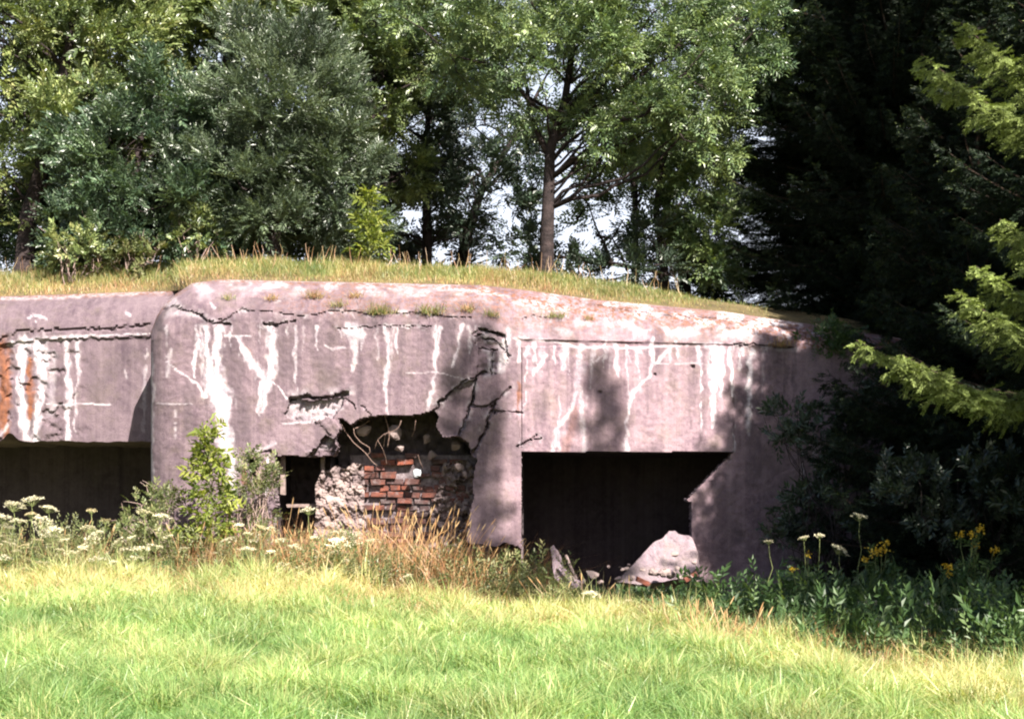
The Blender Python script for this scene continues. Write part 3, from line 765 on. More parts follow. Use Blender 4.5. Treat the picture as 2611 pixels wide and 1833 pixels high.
# the broken hollow above the bricks and behind the split pillar
xa, xb = at(690, 1300, 22.9)[0], at(1335, 1300, 22.9)[0]
def hollow(x, z):
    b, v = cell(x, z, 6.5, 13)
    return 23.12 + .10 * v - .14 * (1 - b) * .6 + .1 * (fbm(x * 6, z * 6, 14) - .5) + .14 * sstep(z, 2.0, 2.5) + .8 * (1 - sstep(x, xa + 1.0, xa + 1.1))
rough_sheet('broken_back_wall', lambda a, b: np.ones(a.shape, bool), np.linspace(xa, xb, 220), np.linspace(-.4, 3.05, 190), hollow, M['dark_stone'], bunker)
# rubble along the right of the bricks and beneath the pillar
pol2 = [(1130, 1180), (1190, 1170), (1215, 1200), (1205, 1300), (1195, 1390), (1330, 1396), (1332, 1560), (1040, 1560), (1060, 1420), (1105, 1380), (1095, 1300), (1120, 1240)]
rough_sheet('rubble_core', lambda a, b: inpoly(a, b, pol2), np.linspace(at(1030, 1300, 22.5)[0], at(1335, 1300, 22.5)[0], 170), np.linspace(-.5, 2.3, 260), stones_y(22.55, 0, 0, .2), M['stone'], bunker)
# dark window behind a timber frame
wx0, wx1 = at(706, 1200, 22.3)[0], at(822, 1200, 22.3)[0]
wz0, wz1 = at(0, 1292, 22.3)[2], at(0, 1164, 22.3)[2]
win = MB()
for (c, s) in (((wx0 + .09, 22.36, (wz0 + wz1) / 2 + .1), (.075, .1, wz1 - wz0 - .2)), ((wx1 - .03, 22.6, (wz0 + wz1) / 2), (.05, .1, wz1 - wz0)), (((wx0 + wx1) / 2 + .02, 22.7, wz0 + .02), (wx1 - wx0 - .16, .12, .05))):
    win.box(c, s, jit=.008)
wf = win.build('window_frame', M['wood'], bunker)
hole = MB()
quad(hole, (wx0 - .05, 24.2, -.4), (wx1 + .1, 24.2, -.4), (wx1 + .1, 24.2, wz1 + .1), (wx0 - .05, 24.2, wz1 + .1))
quad(hole, (wx0 - .04, 22.5, wz1 + .06), (wx1 + .1, 22.5, wz1 + .06), (wx1 + .1, 24.2, wz1 + .06), (wx0 - .04, 24.2, wz1 + .06))
quad(hole, (wx0 - .04, 22.5, -.4), (wx0 - .04, 22.5, wz1), (wx0 - .04, 24.2, wz1), (wx0 - .04, 24.2, -.4))
quad(hole, (wx1 + .09, 22.62, -.4), (wx1 + .09, 22.62, wz1), (wx1 + .09, 24.2, wz1), (wx1 + .09, 24.2, -.4))
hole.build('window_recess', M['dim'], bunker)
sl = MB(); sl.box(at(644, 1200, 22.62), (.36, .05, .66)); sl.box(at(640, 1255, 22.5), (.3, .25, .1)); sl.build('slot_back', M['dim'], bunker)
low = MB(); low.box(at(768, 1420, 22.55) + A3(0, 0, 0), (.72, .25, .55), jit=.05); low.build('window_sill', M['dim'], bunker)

def lump_mesh(P, size, seed, sub=2, rough=.35, flat=None):
    """an angular broken stone"""
    import bmesh
    bm = bmesh.new(); bmesh.ops.create_icosphere(bm, subdivisions=sub, radius=1)
    r = np.random.RandomState(seed)
    dirs = unit(r.normal(size=(9, 3))); off = r.uniform(.38, .85, 9)
    V = np.array([v.co for v in bm.verts])
    dd = V @ dirs.T
    s = np.min(np.where(dd > 0.05, off[None] / np.maximum(dd, .05), 9), 1)
    V = V * np.minimum(s, 1.1)[:, None] * (1 + r.uniform(-.05, .05, (len(V), 1)) * rough)
    F = [[l.index for l in f.verts] for f in bm.faces]
    bm.free()
    return V * np.asarray(size) + np.asarray(P), F
def lump_obj(name, P, size, seed, mat, parent=None, tint=.3):
    V, F = lump_mesh((0, 0, 0), size, seed)
    o = MB().add(V, [F], tint).build(name, mat, None)
    o.location = tuple(map(float, P))
    if parent is not None:
        o.parent = parent; o.matrix_parent_inverse = parent.matrix_basis.inverted()
    return o
for k, (sx, sy, Yd, s) in enumerate([(927, 1094, 22.42, (.13, .12, .11)), (1012, 1108, 22.40, (.15, .14, .17)), (1088, 1118, 22.6, (.09, .1, .11)), (1160, 1134, 22.5, (.10, .1, .12)),
                                     (1020, 1145, 22.55, (.12, .1, .07)), (1172, 1192, 22.35, (.09, .09, .08)), (1187, 1210, 22.33, (.07, .07, .07)), (1100, 1160, 22.6, (.1, .1, .1)), (1165, 1390, 22.2, (.16, .12, .05))]):
    lump_obj('concrete_lump', at(sx, sy, Yd), s, 100 + k, M['stone'], bunker, .55)
lump_obj('insulator', at(1060, 1205, 22.5), (.085, .085, .10), 131, M['glaze'], bunker)
REBARS = [[(980, 1042), (981, 1060), (989, 1085), (993, 1110), (988, 1140)], [(872, 1082), (880, 1100), (903, 1130), (930, 1152), (950, 1178), (962, 1187)], [(902, 1092), (903, 1108), (920, 1128), (942, 1140), (944, 1155), (930, 1160)],
          [(1023, 1072), (1018, 1088), (1006, 1098), (980, 1106), (962, 1122), (955, 1145)], [(1060, 1072), (1056, 1100), (1050, 1112)], [(963, 1122), (976, 1145), (983, 1165), (986, 1185)],
          [(982, 1108), (980, 1125), (978, 1138)], [(906, 1092), (925, 1084), (942, 1072)], [(1066, 1160), (1070, 1175), (1078, 1192)]]
for k, p in enumerate(REBARS):
    q = np.array(p, float); t = np.linspace(0, len(q) - 1, 14)
    sx = np.interp(t, np.arange(len(q)), q[:, 0]); sy = np.interp(t, np.arange(len(q)), q[:, 1])
    yy = 22.05 + .25 * np.linspace(0, 1, 14) + .05 * np.sin(np.linspace(0, 3, 14) + k)
    MB().tube(at(sx, sy, yy), .0055 if k else .007, 5).build('rebar', M['rust'], bunker, smooth=True)

# ------------------------------------------------------------------ vegetation helpers
def rand_dirs(n, up=0.0):
    v = RS.normal(size=(n, 3)); v[:, 2] += up
    return unit(v)

def leaves(mb, P, D, N, L, Wd, tint, droop=0.15):
    """one folded quad per leaf"""
    S = unit(np.cross(D, N)); L = np.asarray(L)[:, None] if np.ndim(L) else L; Wd = np.asarray(Wd)[:, None] if np.ndim(Wd) else Wd
    n = len(P)
    mid = P + D * L * .45
    V = np.stack([P, mid + S * Wd * .5 + N * Wd * .12, P + D * L - N * L * droop, mid - S * Wd * .5 + N * Wd * .12], 1)
    i = np.arange(n)[:, None] * 4
    mb.add(V, [i + np.array([[0, 1, 2, 3]])], np.repeat(tint, 4))

def sprigs(mb, O, A, length, nleaf, L, Wd, tint, spread=.9, jitter=.3, droop=.15):
    """leafy shoots: leaves set along both sides of an axis"""
    n = len(O)
    ref = rand_dirs(n, 1.2)
    S = unit(np.cross(A, ref)); U = unit(np.cross(S, A))
    length = np.broadcast_to(length, (n,)); big = RS.uniform(.6, 1.45, n)
    for k in range(nleaf):
        f = (k + .6) / nleaf
        sg = 1 if k % 2 else -1
        base = O + A * (length * f)[:, None] - A3(0, 0, 1) * (length * f * f * .12)[:, None]
        D = unit(A * (.55 + .5 * f) + S * sg * spread * (1.05 - .45 * f) + RS.normal(size=(n, 3)) * jitter * .5)
        N = unit(U + RS.normal(size=(n, 3)) * jitter)
        sc = big * RS.uniform(.7, 1.15, n) * (1.05 - .3 * abs(f - .5))
        leaves(mb, base, D, N, L * sc, Wd * sc, np.clip(tint + RS.normal(size=n) * .13, 0, 1), droop)

def bent(p0, p1, n=7, sag=0.0, wob=0.05, seed=None):
    p0 = np.asarray(p0, float); p1 = np.asarray(p1, float)
    t = np.linspace(0, 1, n)[:, None]
    P = p0 * (1 - t) + p1 * t
    L = np.linalg.norm(p1 - p0)
    w = RS.normal(size=(n, 3)) * wob * L; w[0] = 0; w[-1] = 0
    P = P + w * np.sin(t * math.pi) - A3(0, 0, 1) * sag * L * np.sin(t * math.pi)
    return P

def broad_tree(name, label, cat, group, base, trunk_pts, r0, blobs, mat, nsprig, leaf, leaf_w, spriglen=.38, nleaf=11, limbs=26, pin=False, tintbias=0.0, up=.35, barkmat='bark', out=1.0, shell=.35):
    """trunk, limbs that reach into the crown, and a crown of leafy shoots gathered in clumps
    blobs: (centre xyz, radii xyz, weight, clump count)"""
    root = empty(name, base)
    tag(root, label, cat, group)
    wood = MB(); crown = MB()
    trunk_pts = np.asarray(trunk_pts, float)
    nt = len(trunk_pts)
    t = np.linspace(0, 1, nt * 4)
    tp = np.stack([np.interp(t * (nt - 1), np.arange(nt), trunk_pts[:, q]) for q in range(3)], -1)
    tr = r0 * (1 - t) ** .8 + .018
    tr[:3] *= np.array([1.35, 1.15, 1.05])
    wood.tube(tp, tr, 9)
    wsum = sum(b[2] for b in blobs)
    cl_all = []
    for (c, rad, w, ncl) in blobs:
        c = np.asarray(c, float); rad = np.asarray(rad, float)
        d = rand_dirs(ncl, .15)
        rr = RS.uniform(shell, 1, ncl) ** .6
        cl = c + d * rr[:, None] * rad
        k = int(1.5 * nsprig * w / wsum)
        size = RS.uniform(.5, 1.5, ncl); pick = RS.choice(ncl, k, p=size / size.sum())
        csz = .19 * float(rad.mean()) * RS.uniform(.55, 1.25, ncl)
        off = rand_dirs(k) * (RS.uniform(0, 1, k) ** .5)[:, None] * csz[pick][:, None] * np.array([1.15, 1.15, .8])
        O = cl[pick] + off
        Aax = unit(off / np.maximum(csz[pick][:, None], .01) * .7 + d[pick] * .6 * out + rand_dirs(k) * .55 + A3(0, 0, up))
        tint = np.clip(.45 + tintbias + .5 * (RS.rand(ncl)[pick] - .5) + .12 * RS.normal(size=k), 0, 1)
        if pin:
            sprigs(crown, O, unit(Aax + A3(0, 0, -.25)), spriglen * RS.uniform(.7, 1.2, k), nleaf, leaf, leaf_w, tint, 1.3, .18, .2)
        else:
            sprigs(crown, O, Aax, spriglen * RS.uniform(.7, 1.3, k), nleaf, leaf, leaf_w, tint)
        cl_all.append(cl)
    cl_all = np.concatenate(cl_all)
    for q in RS.choice(len(cl_all), min(limbs, len(cl_all)), replace=False):
        e = cl_all[q]
        # leaves the trunk below the clump
        hz = np.clip(e[2] - .55 * np.hypot(e[0] - tp[:, 0].mean(), e[1] - tp[:, 1].mean()) - .3, tp[0, 2] + .25 * (tp[-1, 2] - tp[0, 2]), tp[-1, 2])
        k = int(np.argmin(abs(tp[:, 2] - hz)))
        P = bent(tp[k], e, 8, RS.uniform(-.12, .06), .035)
        r = min(tr[k] * .5, .010 + .011 * np.linalg.norm(e - tp[k]))
        wood.tube(P, np.linspace(r, .008, 8), 5)
        for s in range(3):
            j = RS.randint(3, 7); e2 = P[j] + rand_dirs(1, .4)[0] * RS.uniform(.4, 1.0)
            wood.tube(bent(P[j], e2, 5, 0, .05), np.linspace(r * .4, .005, 5), 4)
    wood.build('trunk', M[barkmat], root, smooth=True)
    crown.build('crown', M[mat], root)
    return root

def B(sx, sy, Yd, rx, ry, rd, w, ncl):
    """a crown blob at a photograph position; rx, ry in photograph pixels, rd depth in metres"""
    return (at(sx, sy, Yd), (rx / F_S * Yd, rd, ry / F_S * Yd), w, ncl)
def mz(sx, Yd):
    return float(mound_z(np.array((sx - CX) / F_S), np.array(Yd)))
def tbase(sx, Yd):
    p = at(sx, 0, Yd); p[2] = mz(sx, Yd) - .15; return p

# ------------------------------------------------------------------ broadleaved trees on the bank
b = tbase(60, 28)
broad_tree('broadleaf_tree', 'spreading olive green tree with dark bare limbs, at the left edge behind the bunker', 'tree', 'trees behind the bunker',
           b, [b, at(70, 560, 28), at(120, 380, 28), at(180, 100, 28), at(200, -120, 28)], .20,
           [B(120, 150, 28, 330, 240, 1.9, 1.0, 60), B(-60, 330, 28.6, 200, 200, 1.6, .4, 30), B(60, 480, 28.4, 150, 130, 1.2, .22, 20), B(250, 330, 27.6, 180, 150, 1.2, .45, 30), B(60, -200, 28, 350, 240, 2, .7, 40), B(40, 20, 28, 220, 120, 1.4, .6, 30), B(300, 60, 28.3, 190, 130, 1.4, .6, 30)],
           'olive', 5000, .105, .05, limbs=40)
b = tbase(330, 26.8)
broad_tree('broadleaf_tree', 'dense blue green bushy tree between the olive tree and the grey sallow', 'tree', 'trees behind the bunker',
           b, [b, at(340, 560, 26.8), at(350, 400, 26.8), at(390, 200, 26.8)], .12,
           [B(340, 430, 26.8, 200, 180, 1.3, 1.0, 50), B(300, 600, 26.5, 210, 80, 1.0, .45, 26), B(450, 290, 27, 150, 150, 1.1, .5, 28), B(480, 560, 26.6, 170, 110, 1.1, .45, 24)],
           'bluegreen', 3000, .10, .045, limbs=26)
b = tbase(700, 26.4)
broad_tree('sallow_tree', 'rounded grey green sallow with narrow pale leaves, left of the dark trees', 'tree', 'trees behind the bunker',
           b, [b, at(700, 560, 26.4), at(680, 400, 26.4), at(690, 180, 26.4)], .13,
           [B(700, 270, 26.4, 230, 210, 1.5, 1.0, 60), B(850, 400, 26.6, 130, 190, 1.1, .45, 28), B(600, 450, 26.3, 190, 160, 1.2, .6, 34), B(760, 560, 26.7, 210, 110, 1.1, .5, 26)],
           'sallow', 4300, .095, .030, spriglen=.42, nleaf=14, limbs=26, up=.6)
b = tbase(560, 31)
broad_tree('broadleaf_tree', 'tall yellow green tree rising behind the sallow to the top edge', 'tree', 'trees behind the bunker',
           b, [b, at(560, 450, 31), at(580, 150, 31), at(600, -300, 31)], .22,
           [B(580, 60, 31, 330, 190, 2.0, 1.0, 60), B(420, 200, 31, 230, 180, 1.8, .5, 30), B(830, 60, 31.5, 230, 200, 1.8, .5, 34), B(620, -250, 31, 380, 250, 2.5, .8, 40), B(600, 420, 31.5, 330, 200, 1.5, .6, 36), B(380, 40, 30.5, 200, 130, 1.4, .5, 26), B(700, 60, 30.3, 210, 130, 1.4, .6, 30)],
           'olive', 5600, .11, .055, limbs=36, tintbias=.1)
b = tbase(1085, 31)
broad_tree('broadleaf_tree', 'dark blue green tree with a thin upright trunk, left of the big ash', 'tree', 'trees behind the bunker',
           b, [b, at(1090, 600, 31), at(1085, 420, 31), at(1095, 250, 31), at(1100, 60, 31)], .12,
           [B(1030, 330, 31, 170, 180, 1.4, .9, 44), B(1010, 560, 31.3, 150, 110, 1.2, .35, 22), B(1180, 480, 31.4, 140, 160, 1.2, .45, 26), B(960, 130, 31, 170, 150, 1.5, .5, 30)],
           'dark', 1500, .105, .05, limbs=34)
b = tbase(1210, 33)
broad_tree('broadleaf_tree', 'dark leafy tree leaning behind the ash trunk, its stem slanting to the right', 'tree', 'trees behind the bunker',
           b, [at(1170, 700, 33), at(1190, 600, 33), at(1230, 480, 33), at(1330, 320, 33), at(1400, 180, 33)], .13,
           [B(1250, 560, 33, 130, 120, 1.2, .4, 24), B(1280, 330, 33, 220, 170, 1.6, .9, 44), B(1120, 650, 33.2, 130, 60, 1., .25, 14)],
           'dark', 1050, .11, .055, limbs=30)
b = tbase(1393, 26.3)
ash = broad_tree('ash_tree', 'ash tree with a straight forked trunk standing on the roof edge, bright feathery crown', 'tree', 'trees behind the bunker',
           b, [b, at(1395, 600, 26.3), at(1400, 480, 26.3), at(1403, 380, 26.3), at(1440, 260, 26.3), at(1470, 60, 26.3), at(1480, -150, 26.3)], .135,
           [B(1440, 180, 26, 260, 190, 1.6, .9, 46), B(1650, 160, 25.8, 230, 200, 1.5, 1.0, 46), B(1250, 120, 26.3, 190, 140, 1.5, .5, 28), B(1480, -40, 26, 420, 170, 2.0, .9, 46),
            B(1720, 330, 25.9, 190, 130, 1.2, .5, 26), B(1560, 330, 26.2, 170, 110, 1.2, .32, 20), B(1480, -300, 26, 420, 200, 2.2, .6, 30), B(1580, 60, 25.6, 220, 110, 1.1, .6, 28), B(1130, 40, 26.6, 190, 110, 1.2, .45, 24), B(1790, 230, 25.6, 140, 130, 1.0, .5, 22), B(1860, 80, 25.8, 150, 120, 1.1, .5, 22)],
           'ash', 6400, .095, .034, spriglen=.30, nleaf=9, limbs=40, pin=True, tintbias=.1)
mb = MB()
for p, r in (([(1400, 400), (1372, 340), (1350, 290), (1345, 230), (1330, 160)], .07), ([(1404, 415), (1440, 370), (1480, 340), (1530, 300)], .05), ([(1352, 300), (1330, 275), (1300, 255)], .03)):
    q = np.array(p, float); mb.tube(at(q[:, 0], q[:, 1], 26.3 + .1 * np.arange(len(q))), np.linspace(r, r * .4, len(q)), 7)
mb.build('limb', M['bark'], ash, smooth=True)
b = tbase(1700, 28.5)
broad_tree('broadleaf_tree', 'light green tree with several thin stems between the ash and the spruce', 'tree', 'trees behind the bunker',
           b, [b, at(1690, 640, 28.5), at(1672, 540, 28.5), at(1690, 400, 28.5), at(1720, 250, 28.5)], .09,
           [B(1620, 500, 28.5, 160, 130, 1.2, .5, 24), B(1790, 480, 28.2, 110, 160, 1.1, .7, 30), B(1830, 620, 28.0, 90, 110, .9, .45, 22), B(1720, 380, 28.6, 180, 90, 1.2, .4, 20), B(1900, 130, 28.5, 170, 160, 1.2, .8, 28)],
           'ash', 1700, .10, .045, limbs=24, tintbias=.05)
b = tbase(1745, 29.5)
broad_tree('broadleaf_tree', 'thin leaning tree with a dark double stem beside the spruce', 'tree', 'trees behind the bunker',
           b, [b, at(1745, 640, 29.5), at(1712, 560, 29.5), at(1690, 470, 29.5), at(1700, 330, 29.5)], .14,
           [B(1800, 350, 29.5, 150, 120, 1.2, .6, 24), B(1680, 620, 29.5, 60, 60, .8, .2, 10), B(1790, 700, 29.3, 110, 50, .8, .3, 14)],
           'bluegreen', 620, .10, .05, limbs=18)
b = tbase(1500, 27.2)
o = broad_tree('low_shrub', 'low shrub with a long bare branch against the bright sky, right of the ash trunk', 'shrub', 'shrubs on the bunker roof',
           b, [b, at(1440, 655, 27.2), at(1560, 672, 27.2), at(1660, 690, 27.2), at(1720, 705, 27.2)], .05,
           [B(1440, 690, 27.2, 90, 40, .5, .4, 16), B(1620, 690, 27.2, 120, 38, .6, .6, 20), B(1640, 590, 27.4, 60, 60, .5, .22, 12), B(1340, 640, 27.6, 90, 70, .6, .35, 16)],
           'dark', 400, .09, .045, limbs=12)
mb = MB()
for p in ([(1420, 655), (1500, 660), (1560, 672), (1640, 690), (1700, 700)], [(1560, 670), (1540, 620), (1520, 580), (1500, 520)], [(1520, 600), (1560, 610), (1590, 560)], [(1600, 690), (1580, 640), (1560, 605)], [(1470, 560), (1500, 520), (1470, 490)]):
    q = np.array(p, float); mb.tube(at(q[:, 0], q[:, 1], 27.2 + .05 * np.arange(len(q))), np.linspace(.035, .012, len(q)), 5)
mb.build('branch', M['bark'], o, smooth=True)
b = tbase(300, 34)
broad_tree('broadleaf_tree', 'farther dark tree seen through the gaps behind the blue green tree', 'tree', 'trees behind the bunker',
           b, [b, at(300, 400, 34), at(320, 100, 34)], .2, [B(330, 420, 34, 330, 230, 1.6, 1., 46), B(560, 580, 34, 350, 120, 1.4, .6, 30), B(250, 150, 34, 300, 200, 1.6, .7, 34)], 'dark', 2300, .13, .065, limbs=20)
b = tbase(860, 34.5)
broad_tree('broadleaf_tree', 'farther dark tree seen through the gaps right of the sallow', 'tree', 'trees behind the bunker',
           b, [b, at(880, 400, 34.5), at(900, 60, 34.5)], .2, [B(860, 520, 34.5, 200, 170, 1.6, .8, 40), B(950, 250, 34.5, 240, 190, 1.6, .7, 34), B(1150, 120, 34.5, 220, 150, 1.8, .6, 30)], 'dark', 900, .13, .065, limbs=20)
b = tbase(1620, 33)
broad_tree('broadleaf_tree', 'farther dark tree seen through the gaps under the ash crown', 'tree', 'trees behind the bunker',
           b, [b, at(1620, 500, 33), at(1600, 100, 33)], .09, [B(1580, 350, 33, 260, 140, 1.6, .8, 36), B(1650, 80, 33, 300, 180, 1.8, .8, 36)], 'bluegreen', 1000, .12, .06, limbs=24)

b = tbase(120, 29.5)
broad_tree('broadleaf_tree', 'dark bushy tree low at the left edge under the olive tree', 'tree', 'trees behind the bunker',
           b, [b, at(130, 600, 29.5), at(150, 430, 29.5)], .12, [B(150, 600, 29.5, 180, 100, 1.2, 1., 34), B(190, 430, 29.6, 150, 120, 1.1, .6, 26), B(-120, 560, 29.8, 150, 120, 1.2, .5, 20)], 'bluegreen', 2000, .11, .05, limbs=24)
b = tbase(560, 28.2)
broad_tree('broadleaf_tree', 'dark understorey tree filling the gap between the blue green tree and the sallow', 'tree', 'trees behind the bunker',
           b, [b, at(560, 600, 28.2), at(550, 420, 28.2)], .12, [B(540, 560, 28.2, 220, 110, 1.2, 1., 36), B(530, 380, 28.4, 180, 150, 1.2, .8, 34), B(840, 600, 28.2, 150, 80, 1.1, .5, 22)], 'dark', 2300, .115, .055, limbs=24)
b = tbase(930, 28.8)
broad_tree('broadleaf_tree', 'brownish green tree between the sallow and the ash, near the top edge', 'tree', 'trees behind the bunker',
           b, [b, at(935, 550, 28.8), at(950, 300, 28.8), at(960, 60, 28.8)], .12, [B(960, 60, 28.8, 190, 130, 1.3, .8, 34), B(940, 250, 28.8, 130, 120, 1.1, .5, 24), B(1080, 180, 29, 170, 120, 1.2, .5, 26), B(980, 420, 28.9, 110, 110, 1.0, .3, 18)], 'olive', 2400, .10, .05, limbs=30, tintbias=-.12)
# ------------------------------------------------------------------ saplings and shrubs
def shrub(name, label, cat, group, base, blobs, mat, n, leaf, w, stems=8, twig='twig', sl=.22, nl=8, tb=0., up=.5):
    root = empty(name, base); tag(root, label, cat, group)
    st = MB(); fo = MB()
    wsum = sum(q[2] for q in blobs)
    for (c, rad, wt, ncl) in blobs:
        d = rand_dirs(ncl, .2); cl = c + d * (RS.uniform(.1, 1, ncl) ** .5)[:, None] * np.asarray(rad)
        k = int(n * wt / wsum); pick = RS.randint(0, ncl, k)
        O = cl[pick] + RS.normal(size=(k, 3)) * .07
        sprigs(fo, O, unit(rand_dirs(k) * .8 + d[pick] * .5 + A3(0, 0, up)), sl * RS.uniform(.6, 1.3, k), nl, leaf, w, np.clip(.5 + tb + .2 * RS.normal(size=k), 0, 1))
        for q in range(min(ncl, stems)):
            st.tube(bent(base + A3(RS.uniform(-.1, .1), RS.uniform(-.06, .06), 0), cl[q], 7, -.06, .05), np.linspace(.012, .004, 7), 4)
            for s in range(2):
                st.tube(bent(cl[q], cl[q] + rand_dirs(1, .5)[0] * .3, 4, 0, .05), np.linspace(.005, .002, 4), 3)
    st.build('stem', M[twig], root); fo.build('foliage', M[mat], root)
    return root
def gbase(sx, Yd):
    p = at(sx, 0, Yd); p[2] = ground_z(p[0], p[1]) - .03; return p

# yellow green sapling in front of the rounded corner, whorled drooping leaf sprays
def sapling(name, label, group, base, top, n_tier, reach, mat, leaf, w):
    root = empty(name, base); tag(root, label, 'sapling', group)
    st = MB(); fo = MB()
    P = bent(base, top, 12, 0, .01); st.tube(P, np.linspace(.022, .006, 12), 6)
    for k in range(n_tier):
        f = .28 + .72 * (k / (n_tier - 1)); c = base * (1 - f) + top * f
        rr = reach * (1.15 - f) ** .6 * (1 if f < .95 else .6) * RS.uniform(.55, 1.25)
        for a in range(5):
            th = k * 2.4 + a * 2 * math.pi / 5 + RS.uniform(-.3, .3)
            e = c + A3(math.cos(th) * rr, math.sin(th) * rr, RS.uniform(-.02, .16)) * RS.uniform(.7, 1.15)
            q = bent(c, e, 5, -.12, .04); st.tube(q, np.linspace(.007, .003, 5), 4)
            m = 3; O = q[RS.randint(1, 5, m)]
            sprigs(fo, O, unit(np.repeat((e - c)[None], m, 0) + RS.normal(size=(m, 3)) * .12), .24 * RS.uniform(.7, 1.2, m), 6, leaf * 1.15, w * 1.1, np.clip(.5 + .25 * RS.normal(size=m), 0, 1), 1.0, .25, .3)
    st.build('stem', M['stem'], root); fo.build('foliage', M[mat], root)
    return root
sapling('sapling', 'bright yellow green sapling in front of the rounded bunker corner', None, gbase(528, 20.6), at(532, 1115, 20.6), 13, .34, 'sapling', .11, .042)
sapling('sapling', 'slender yellow green sapling on the roof grass before the dark trees', None, tbase(945, 25.0), at(940, 512, 25.0), 9, .30, 'sapling', .10, .045)
shrub('bramble_bush', 'twiggy pale bush left of the sapling at the bunker corner', 'bush', None, gbase(430, 20.9),
      [B(400, 1330, 20.9, 80, 90, .4, 1, 24), B(440, 1420, 20.7, 110, 60, .4, .8, 20), B(350, 1400, 20.8, 60, 80, .35, .5, 14)], 'bramble', 620, .055, .032, stems=14)
shrub('bramble_bush', 'thin straggling bush right of the sapling below the wall slot', 'bush', None, gbase(640, 21.2),
      [B(630, 1270, 21.3, 60, 130, .3, 1, 22), B(690, 1230, 21.4, 30, 40, .2, .3, 8), B(660, 1390, 21.0, 70, 60, .3, .6, 14)], 'bramble', 360, .055, .03, stems=14)
for k, (sx, sy, rx, ry, mat, lab) in enumerate([(180, 640, 90, 50, 'olive', 'leafy yellow green elder shrub on the roof grass, farthest left'), (340, 655, 100, 45, 'bramble', 'pale twiggy shrub in the roof grass right of the elder shrub'),
                                           (490, 600, 80, 55, 'olive', 'broad leaved shrub hanging under the blue green tree on the roof'), (240, 585, 40, 30, 'sallow', 'small grey shrub with leaves above the elder shrub on the roof')]):
    Yd = 25.6 + .2 * k
    shrub('roof_shrub', lab, 'shrub', 'shrubs on the bunker roof', tbase(sx, Yd), [B(sx, sy, Yd, rx, ry, .5, 1, 18)], mat, 210, .085, .045, stems=10)
shrub('roof_shrub', 'green shrub at the right end of the roof edge under the spruce', 'shrub', 'shrubs on the bunker roof', at(2130, 870, 22.9), [B(2120, 860, 22.8, 55, 40, .3, 1, 14), B(2150, 890, 22.9, 60, 30, .3, .6, 10)], 'weed', 200, .07, .035, stems=6)
elder = shrub('elder_bush', 'dark leafy bush reaching over the right end of the concrete wall', 'bush', None, gbase(2110, 20.8),
      [B(2000, 1080, 21.6, 75, 50, .3, .3, 9), B(2110, 1120, 21.5, 90, 110, .5, .8, 20), B(2120, 1300, 21.3, 130, 90, .6, 1., 24), B(2230, 1130, 21.2, 130, 150, .6, 1.2, 28), B(2010, 1370, 21.2, 80, 40, .4, .3, 10)], 'dark', 760, .10, .045, stems=7, tb=-.1, twig='bark')
shrub('elder_bush', 'shaded leafy bush under the spruce at the right edge', 'bush', None, gbase(2480, 18.5),
      [B(2400, 1260, 18.5, 200, 130, .8, 1., 30), B(2560, 1330, 18.2, 150, 130, .8, .8, 24)], 'dark', 620, .09, .042, stems=10, tb=-.15, twig='bark')

